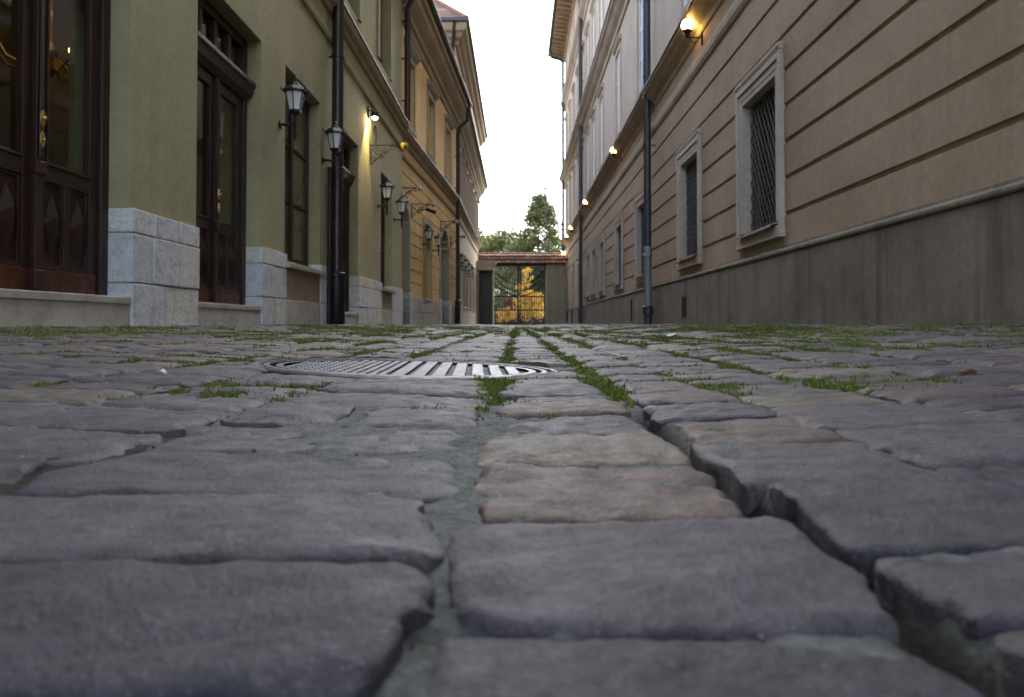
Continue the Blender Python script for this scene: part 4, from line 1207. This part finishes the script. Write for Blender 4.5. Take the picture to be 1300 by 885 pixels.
# ------------------------------------------------------------------ gateway at the end
gw = thing('gateway', 'walled gateway with clay tile coping and black iron gate closing the street', 'gateway', (0, 46.9, 0))
p = MB(1); p.box(1.72, 2.92, 0, .7, -.08, 3.70); p.build('pier', 'gatewall', gw, .01)
p = MB(1); p.box(1.68, 2.935, -.04, .74, -.08, .45); p.build('pier_base', 'gatewall', gw, .01)
p = MB(1); p.box(-2.60, -1.52, .0, .7, -.08, 3.70); p.build('pier', 'gatewall', gw, .01)
p = MB(1); p.box(-1.52, 1.72, .05, .65, 3.58, 3.72); p.build('lintel', 'wood', gw, .01)
tl = MB(1)
for row, (z, y0, y1) in enumerate(((3.74, -.34, .08), (3.98, -.16, .24), (4.18, -.02, .35))):
    x = -2.55
    while x < 2.85:
        w_ = .19
        for sgn in (1, -1):
            ya, yb = (y0, y1) if sgn > 0 else (.7-y0, .7-y1)
            za, zb_ = z, z+(.26 if row < 2 else .16)
            tl.add([(x+.004, ya, za), (x+w_-.004, ya, za), (x+w_-.004, yb, zb_), (x+.004, yb, zb_), (x+.004, ya, za+.035), (x+w_/2, ya, za+.06), (x+w_-.004, ya, za+.035), (x+w_-.004, yb, zb_+.03), (x+w_/2, yb, zb_+.05), (x+.004, yb, zb_+.03)],
                   [(0, 1, 2, 3), (4, 9, 8, 5), (5, 8, 7, 6), (0, 4, 5, 6, 1), (3, 2, 7, 8, 9), (0, 3, 9, 4), (1, 6, 7, 2)])
        x += w_
tl.tube([(-2.55, .35, 4.36), (2.9, .35, 4.36)], .08, 8)
tl.build('tiled_roof', 'tile', gw)
MB(1).box(-2.55, 2.88, .0, .7, 3.705, 3.76).box(-2.5, 2.85, .06, .64, 3.762, 4.12).box(-2.5, 2.85, .2, .5, 4.122, 4.32).build('coping_core', 'redmetal', gw)
for s in (-1, 1):
    gl = MB(1)
    x0, x1 = (-1.50, .08) if s < 0 else (.12, 1.70)
    gy = .3
    xo, xc_ = (x0, x1) if s < 0 else (x1, x0)
    gl.box(x0, x0+.08, gy-.03, gy+.03, .06, 3.55); gl.box(x1-.08, x1, gy-.03, gy+.03, .06, 3.55)
    for z in (.12, 1.72, .9): gl.box(x0+.08, x1-.08, gy-.02, gy+.02, z, z+.07)
    x = x0+.14
    while x < x1-.08:
        t_ = abs(x-xo)/1.6
        zt = 3.50-.0*t_
        gl.tube([(x, gy, .13), (x, gy, zt)], .017, 6); x += .15
    # swags hanging towards the meeting stile
    for (za, zb_, r_) in ((3.45, 2.5, .03), (3.05, 2.1, .034), (2.6, 1.8, .034)):
        pts = []
        for i in range(15):
            t_ = i/14
            pts.append((xo+(xc_-xo)*t_, gy-.02, zb_+(za-zb_)*(1-t_)**2.1))
        gl.tube(pts, r_, 6)
    for i in range(3):
        cxx = xo+(xc_-xo)*(.25+.25*i); pts = [(cxx+.12*math.cos(q)*(1-q/14), gy-.02, 1.3+.12*math.sin(q)*(1-q/14)) for q in [j*.5 for j in range(22)]]
        gl.tube(pts, .012, 5)
    gl.build('gate_leaf', 'iron', gw, 0, False)
# stone canopy over a side door, standing in front of the left pier
ca = thing('stone_canopy', 'pale stone canopy slab over a dark side door at the left end of the gateway', 'canopy', (-2.36, 45.2, 0))
MB(1).box(0, .98, 0, 1.6, 3.22, 3.50).box(.0, 1.06, -.08, 1.62, 3.502, 3.66).box(0.0, 1.12, -.14, 1.64, 3.662, 3.76).build('slab', 'trim', ca, .01)
MB(1).box(.0, .12, .1, 1.6, .0, 3.218).box(.86, .95, .1, 1.6, .0, 3.218).build('post', 'gatewall', ca, .01)
MB(1).box(.12, .86, 1.2, 1.26, .05, 3.218).box(.2, .46, 1.17, 1.2, .3, 1.4).box(.52, .78, 1.17, 1.2, .3, 1.4).box(.2, .46, 1.17, 1.2, 1.55, 2.9).box(.52, .78, 1.17, 1.2, 1.55, 2.9).build('door', 'pipe_brown', ca, .006)

# ------------------------------------------------------------------ lanterns on the left houses
def lantern(loc, rz, label):
    t = thing('wall_lantern', label, 'lantern', loc, rz, 'black lanterns on the left-hand houses')
    b = MB(1); b.lathe([(.045, -.0), (.05, .008), (.05, .016), (.03, .022)], n=14)
    b.v = [(z, x, y) for x, y, z in b.v]
    b.build('wall_plate', 'iron', t, 0, True)
    b = MB(1)
    b.tube([(.01, 0, 0), (.06, 0, .01), (.12, 0, -.01), (.18, 0, 0)], [.016, .012, .014, .012], 8)
    for dd, rr in ((.05, .022), (.09, .02), (.14, .02)): b.ball((dd, 0, .002), rr, 8, 6)
    for i in range(9):
        z = -.13+.028*i; b.ball((.18, 0, z), .017 if i % 2 else .024, 8, 6)
    b.lathe([(.004, -.19), (.014, -.165), (.008, -.14), (.012, .12)], (.18, 0, 0), 8)
    pts = [(.18-.075*math.sin(q)*(q/5), 0, -.02-.05*math.cos(q)) for q in [i*.35 for i in range(12)]]
    b.tube(pts, .006, 5)
    b.build('arm', 'iron', t, 0, True)
    c = (.18, 0, 0)
    h = MB(1)
    h.lathe([(.015, .10), (.05, .125), (.075, .14), (.075, .168), (.068, .17)], c, 6, R(30))
    h.lathe([(.108, .372), (.15, .374), (.152, .39), (.09, .448), (.055, .455), (.055, .47), (.03, .50), (.015, .505)], c, 6, R(30))
    h.ball((c[0], c[1], .525), .022, 8, 6); h.lathe([(.007, .53), (.002, .585)], c, 6)
    for k in range(6):
        q = R(30+60*k)
        h.tube([(c[0]+.07*math.cos(q), .07*math.sin(q), .165), (c[0]+.112*math.cos(q), .112*math.sin(q), .376)], .0075, 5)
        h.tube([(c[0]+.14*math.cos(q), .14*math.sin(q), .385), (c[0]+.165*math.cos(q), .165*math.sin(q), .40), (c[0]+.16*math.cos(q), .16*math.sin(q), .43)], [.008, .009, .003], 5)
    h.build('lamp_frame', 'iron', t)
    gl = MB(1); gl.lathe([(.062, .168), (.102, .374)], c, 6, R(30)); gl.build('glass_panes', 'frost', t)
    return t
def left_wall(Z):
    if Z < B0: return -XL, 0.0
    if Z < 29.6: return -2.90+0.048*(Z-B0), -BA
    return -XC, 0.0
lanterns = [(8.95, 2.41, 'large black wall lantern on the near side of the first olive window'),
            (10.92, 2.41, 'black wall lantern hanging in front of the brown drainpipe of the olive house'),
            (15.3, 2.42, 'black wall lantern at the near side of second olive window, below the bracket with the yellow-lit dome'),
            (17.25, 2.42, 'black wall lantern at the far corner of the olive house before the first arch'),
            (22.3, 2.38, 'black wall lantern at the near edge of the grooved yellow house window'),
            (24.15, 2.38, 'black wall lantern between the yellow house window and the second arched doorway'),
            (30.9, 2.40, 'small black lantern just past the drainpipe, first on the far beige house'),
            (33.3, 2.40, 'small black lantern second in the row on the far beige house'),
            (35.6, 2.40, 'small black lantern third in the row on the far beige house'),
            (38.1, 2.40, 'small black lantern nearest the gateway on the far beige house')]
proto = None
for Z, z, lab in lanterns:
    x, rz = left_wall(Z)
    if proto is None: proto = lantern((x, Z, z), rz, lab)
    else: copy_thing(proto, (x, Z, z), rz, lab)

# scroll brackets with cameras ---------------------------------------
def bracket(loc, rz, label, length, cam_mat):
    t = thing('scroll_bracket', label, 'bracket', loc, rz, 'wrought iron brackets on the left-hand houses')
    b = MB(1)
    b.box(.0, .02, -.015, .015, -.36, .03)
    b.box(.02, length, -.012, .012, -.006, .014)
    def spiral(cx_, cz_, r0, turns, a0, sgn):
        pts = []
        for i in range(26):
            q = i/25
            a = a0+sgn*turns*2*math.pi*q
            r = r0*(1-.85*q)
            pts.append((cx_+r*math.cos(a), 0, cz_+r*math.sin(a)))
        b.tube(pts, .0075, 5)
    spiral(.13, -.12, .095, 1.4, R(180), -1); spiral(.29, -.085, .07, 1.4, R(170), 1)
    spiral(.42, -.06, .05, 1.3, R(180), -1); spiral(.07, -.25, .05, 1.3, R(100), 1); spiral(.2, -.2, .045, 1.3, R(20), -1)
    pts = [(.02+(length-.06)*q, 0, -.34*(1-q)**1.8-.012) for q in [i/12 for i in range(13)]]
    b.tube(pts, .009, 6)
    b.build('scrollwork', 'iron', t, 0, False)
    c = MB(1)
    c.lathe([(.02, .06), (.06, .055), (.068, .03), (.068, -.01), (.06, -.02)], (length+.02, 0, -.01), 16)
    c.ball((length+.02, 0, -.03), .055, 14, 8)
    c.build('camera_dome', cam_mat, t, 0, True)
    e = MB(1); e.ball((length+.035, -.045, -.035), .03, 10, 6); e.build('camera_lens', 'iron', t, 0, True)
    return t
for Z, z, ln, mt, lab in ((14.5, 3.44, .62, 'camlit', 'iron scroll bracket with a dome painted as yellow-lit on its tip beside the floodlight'),
                          (18.75, 3.38, .50, 'camwhite', 'iron scroll bracket with white dome at the joint of the olive and yellow houses'),
                          (20.5, 3.26, .56, 'camwhite', 'iron scroll bracket with round white lamp head above the yellow house wall lanterns'),
                          (25.8, 3.50, .52, 'camwhite', 'iron scroll bracket with white dome over the second arched doorway'),
                          (28.2, 3.28, .50, 'camwhite', 'iron scroll bracket nearest the drainpipe between yellow and beige houses')):
    x, rz = left_wall(Z)
    bracket((x, Z, z), rz, lab, ln, M[mt])

# bullet camera on the yellow house
x, rz = left_wall(22.0)
t = thing('wall_camera', 'small black bullet camera on the grooved yellow wall above the lanterns', 'camera', (x, 22.0, 3.32), rz)
b = MB(1); b.box(0, .02, -.05, .05, -.06, .06); b.tube([(.01, 0, 0), (.12, 0, .02), (.2, 0, .0)], .018, 8); b.build('mount', 'iron', t, 0, False)
b = MB(1); b.tube([(.16, .0, .03), (.38, -.12, -.06)], .05, 12); b.tube([(.36, -.11, -.05), (.42, -.142, -.078)], .058, 12); b.build('body', 'iron', t, 0, False)

# floodlight on the olive wall
fl = thing('floodlight', 'small lit floodlight throwing a yellow beam down the olive wall', 'floodlight', (-XL, 14.25, 3.93))
b = MB(1); b.box(0, .03, -.05, .05, -.05, .16); b.tube([(.02, 0, .1), (.1, 0, .1), (.12, 0, .05)], .014, 8); b.build('mount', 'iron', fl, 0, False)
b = MB(1); b.lathe([(.03, .09), (.06, .07), (.07, .0), (.07, -.03), (.062, -.03), (.055, .0)], (.125, 0, .0), 16); b.build('housing', 'iron', fl, 0, True)
b = MB(1); b.ball((.125, -.0, -.02), .05, 14, 8); b.build('lens', 'spot', fl, 0, True)
sl = bpy.data.lights.new('floodlight_beam', 'SPOT'); sl.energy = 36; sl.color = (1.0, .74, .28); sl.spot_size = R(62); sl.spot_blend = .5; sl.shadow_soft_size = .03
so = bpy.data.objects.new('floodlight_beam', sl); COL.objects.link(so); so.parent = fl; so.location = (.13, -.07, -.03)
so.rotation_euler = Vector((-.10, -.16, -1.0)).to_track_quat('-Z', 'Y').to_euler()

# loose cable loop under the floodlight
b = MB(1); b.tube([(.02, 0, 0), (.03, .05, .12), (.03, .13, .16), (.03, .2, .08), (.03, .22, -.08), (.02, .2, -.18)], .01, 6)
o = b.build('loose_cable', 'iron', None, 0, True); o.location = (-XL, 14.7, 3.75)
tag(o, 'loose black cable loop on the olive wall below the floodlight', 'cable')

# ------------------------------------------------------------------ globe lamps on the right house
def sconce(loc, label):
    t = thing('globe_sconce', label, 'wall lamp', loc, 0, 'lit globe lamps on the right-hand house')
    b = MB(SD); b.box(0.001, .03, -.03, .03, -.14, .12); b.build('wall_plate', 'iron', t, .006)
    b = MB(SD)
    b.tube([(.02, 0, -.02), (.25, 0, -.02)], .011, 8)
    pts = [(.06+.15*q, 0, -.03-.07*math.sin(math.pi*q)) for q in [i/10 for i in range(11)]]
    b.tube(pts, .006, 6)
    b.lathe([(.012, -.03), (.02, .0), (.045, .02), (.03, .035), (.055, .06), (.08, .085), (.085, .10), (.07, .105)], (.25, 0, 0), 14)
    b.build('arm', 'iron', t, 0, True)
    gl = MB(SD); gl.ball((.25, 0, .185), .096, 18, 12); gl.build('globe', 'globe', t, 0, True)
    b = MB(SD); b.lathe([(.055, .272), (.05, .285), (.02, .30), (.015, .33), (.006, .345)], (.25, 0, 0), 12); b.build('cap', 'iron', t, 0, True)
    return t
sp0 = None
for Z, x, z, lab in ((12.55, XR, 4.76, 'lit globe lamp under the ledge above the second grilled window, nearest and largest'),
                  (22.2, XR, 4.88, 'lit globe lamp just past the nearer drainpipe on the right house'),
                  (31.5, XR, 4.86, 'lit globe lamp beside the middle drainpipe of the right house'),
                  (40.0, XR, 4.86, 'lit globe lamp first of the close pair beyond the middle drainpipe'),
                  (43.6, XR, 4.86, 'lit globe lamp second of the close pair, farther along the ledge'),
                  (46.75, XR, 4.15, 'lit globe lamp beside the right end of the tiled roof of the gateway')):
    if sp0 is None: sp0 = sconce((x, Z, z), lab)
    else: copy_thing(sp0, (x, Z, z), 0, lab)

# ------------------------------------------------------------------ chandelier inside the near room
ch = thing('chandelier', 'brass chandelier with lit candle bulbs seen through the nearest glazed door', 'chandelier', (-4.60, 7.6, 2.75))
b = MB(1)
b.tube([(0, 0, .1), (0, 0, 1.4)], .012, 8); b.lathe([(.02, -.2), (.07, -.14), (.03, -.05), (.06, .04), (.02, .12)], n=12)
tips = []
for k in range(8):
    q = R(45*k+10)
    cx_, sy_ = math.cos(q), math.sin(q)
    pts = [(.04*cx_, .04*sy_, -.02), (.2*cx_, .2*sy_, -.16), (.4*cx_, .4*sy_, -.10), (.5*cx_, .5*sy_, .06)]
    b.tube(pts, .011, 6); b.lathe([(.01, .05), (.045, .07), (.045, .08), (.014, .085), (.014, .19)], (.5*cx_, .5*sy_, 0), 10)
    tips.append((.5*cx_, .5*sy_, .225))
b.build('frame', 'brass', ch, 0, True)
ll = bpy.data.lights.new('chandelier_light', 'POINT'); ll.energy = 0.7; ll.color = (1.0, .6, .28); ll.shadow_soft_size = .1
lo = bpy.data.objects.new('chandelier_light', ll); COL.objects.link(lo); lo.parent = ch; lo.location = (0, 0, .45)
for t_ in tips:
    MB(1).ball(t_, .024, 8, 6, 1.6).build('bulb', 'bulb', ch, 0, True)

# ------------------------------------------------------------------ garden beyond the gate
def leaves(P, size, name, mat, parent, flat=0.0):
    n = len(P)
    a = rng.normal(size=(n, 3)); a /= np.linalg.norm(a, axis=1)[:, None]
    h = rng.normal(size=(n, 3)); h[:, 2] *= (1-flat)
    b = np.cross(a, h); b /= np.linalg.norm(b, axis=1)[:, None]
    s = size*rng.uniform(.6, 1.35, n)[:, None]
    V = np.stack([P-a*s, P+b*s*.45, P+a*s, P-b*s*.45], 1).reshape(-1, 3)
    o = np_mesh(name, V, np.arange(4*n).reshape(-1, 4), mat, False)
    o.parent = parent
    return o
def trunk(parent, h, r, limbs):
    b = MB(1)
    pts = [(0, 0, -.1)]+[(random.uniform(-.06, .06)*i, random.uniform(-.06, .06)*i, h*i/5) for i in range(1, 6)]
    b.tube(pts, [r*(1-.8*i/5) for i in range(6)], 9)
    for (az, z0, ln, up_) in limbs:
        c_, s_ = math.cos(az), math.sin(az)
        b.tube([(0, 0, z0), (ln*.45*c_, ln*.45*s_, z0+up_*.55), (ln*c_, ln*s_, z0+up_)], [r*.42, r*.25, r*.06], 6)
    return b.build('trunk', 'bark', parent, 0, True)
def cone_tree(name, label, loc, h, rb_, base, mat, nl, size, clumps=110):
    t = thing(name, label, 'tree', loc)
    P = []; limbs = []
    for i in range(clumps):
        q = .97*random.random()**1.05
        z = base+(h-base)*q
        rr = rb_*(1-q)**.85*random.choice((random.uniform(.15, .8), random.uniform(.6, 1.0), random.uniform(.7, 1.15)))+.12
        az = random.uniform(0, 2*math.pi)
        c_ = np.array([rr*math.cos(az), rr*math.sin(az), z+.12*rr])
        if i % 5 == 0: limbs.append((az, z-.35*rr, rr, .4*rr))
        m = max(12, int(nl/clumps*(.3+1.5*(1-q))))
        k = rng.normal(size=(m, 3))*np.array([.10+.26*(1-q), .10+.26*(1-q), .10+.17*(1-q)])
        k += np.outer(rng.uniform(-.9, .45, m), c_*np.array([.38, .38, 0])) + np.outer(rng.uniform(-.4, .7, m), [0, 0, .16])
        P.append(c_+k)
    # pointed leaders at the top
    for (dx, hh) in ((-.15, .35), (.4, .45), (-.75, -1.3), (1.1, -1.2), (-1.5, -2.8), (1.8, -2.6), (-2.1, -4.0)):
        m = 70; q = rng.random(m)
        P.append(np.stack([dx+rng.normal(0, .10, m)*(1.1-q), rng.normal(0, .10, m)*(1.1-q), h-1.5+1.5*q+hh], -1))
    leaves(np.concatenate(P), size, 'crown', mat, t)
    trunk(t, h*.95, .16, limbs)
    return t
def round_tree(name, label, loc, h, rx, base, mat, nl, size, clumps=60, cat='tree'):
    t = thing(name, label, cat, loc)
    P = []; limbs = []
    zc = (h+base)/2; rz_ = (h-base)/2
    for i in range(clumps):
        v = rng.normal(size=3); v /= np.linalg.norm(v)
        r = random.uniform(.35, 1.0)
        c_ = v*r*np.array([rx, rx, rz_])+np.array([0, 0, zc])
        if i % 6 == 0: limbs.append((math.atan2(v[1], v[0]), max(base*.6, c_[2]-.7*rx), math.hypot(c_[0], c_[1]), .6*rx))
        m = max(10, int(nl/clumps))
        P.append(c_+rng.normal(size=(m, 3))*np.array([.2, .2, .16])*rx*.75)
    leaves(np.concatenate(P), size, 'crown', mat, t)
    trunk(t, zc+rz_*.3, max(.05, rx*.07), limbs)
    return t
cone_tree('conical_tree', 'tall pointed green tree with a few golden leaves rising behind the gateway', (1.75, 61, -.05), 10.5, 4.0, 1.6, 'leaf_green', 21000, .13, 250)
round_tree('broad_tree', 'lower rounded green tree behind the gateway, left of the pointed tree', (-1.45, 67, -.05), 8.2, 2.5, 2.6, 'leaf_pale', 15000, .13, 90)
round_tree('yellowing_tree', 'yellow green tree partly hidden behind the far left house', (-3.6, 70, -.05), 8.5, 2.2, 2.6, 'leaf_pale', 12000, .13, 80)
round_tree('dark_evergreen', 'dark evergreen tree seen through the right half of the iron gate', (2.6, 56.5, -.05), 5.2, 1.5, 1.6, 'leaf_dark', 6500, .10, 60)
round_tree('shade_tree', 'mid green leafy tree seen through the upper middle of the gate', (1.0, 63, -.05), 5.3, 1.9, .6, 'leaf_green', 7000, .12, 60)
gt_ = round_tree('golden_tree', 'slender golden autumn tree seen through the middle of the gate', (.55, 53, -.05), 4.1, .55, .5, 'leaf_gold', 1100, .085, 60)
round_tree('golden_shrub', 'broad golden shrub behind the right half of the gate', (.85, 52.2, -.05), 2.4, 1.15, .3, 'leaf_gold', 1500, .085, 60, 'shrub')
round_tree('red_awning_standin', 'red leafy clump standing in for a curved awning behind the left half of the gate', (-.62, 53.2, -.05), 2.0, .40, 1.0, 'leaf_red', 1300, .06, 26, 'shrub')  # leafy clump used in place of a curved red awning
round_tree('low_golden_shrub', 'low golden shrub at the foot of the gate on the left', (-.8, 51.2, -.05), 1.2, .7, .1, 'leaf_gold', 1500, .06, 26, 'shrub')
hd = thing('hedge', 'dark green clipped hedge closing the garden behind the gate', 'hedge', (0, 73, 0))
P = np.stack([rng.uniform(-12, 12, 16000), rng.normal(0, .5, 16000), rng.random(16000)**.7*2.6], -1)
leaves(P, .12, 'foliage', 'leaf_dark', hd)
MB(1).box(-12, 12, -.3, .3, -.1, 2.3).build('hedge_stems', 'bark', hd)
wh = thing('white_house', 'white house with small windows glimpsed through the left of the gate', 'house', (-3.6, 76, 0))
wall_grid(1, 0.0, 6.0, -.1, 5.0, [(1, 2, 1.2, 2.6), (3.6, 4.6, 1.2, 2.6)], .3).build('side_wall', 'houseplaster', wh)
b = MB(1); b.box(-2.6, -.002, 0, .3, -.1, 5.0).build('front_wall', 'houseplaster', wh)
MB(1).extrude([(.3, 5.0), (-1.3, 6.6), (-2.9, 5.0)], -.3, 6.2).build('roof', 'tile', wh)
for (a, b_) in ((-2.1, -1.5), (-1.0, -.4)):
    MB(1).box(a, b_, -.03, .02, 1.2, 2.4).build('window', 'pane_dark', wh)
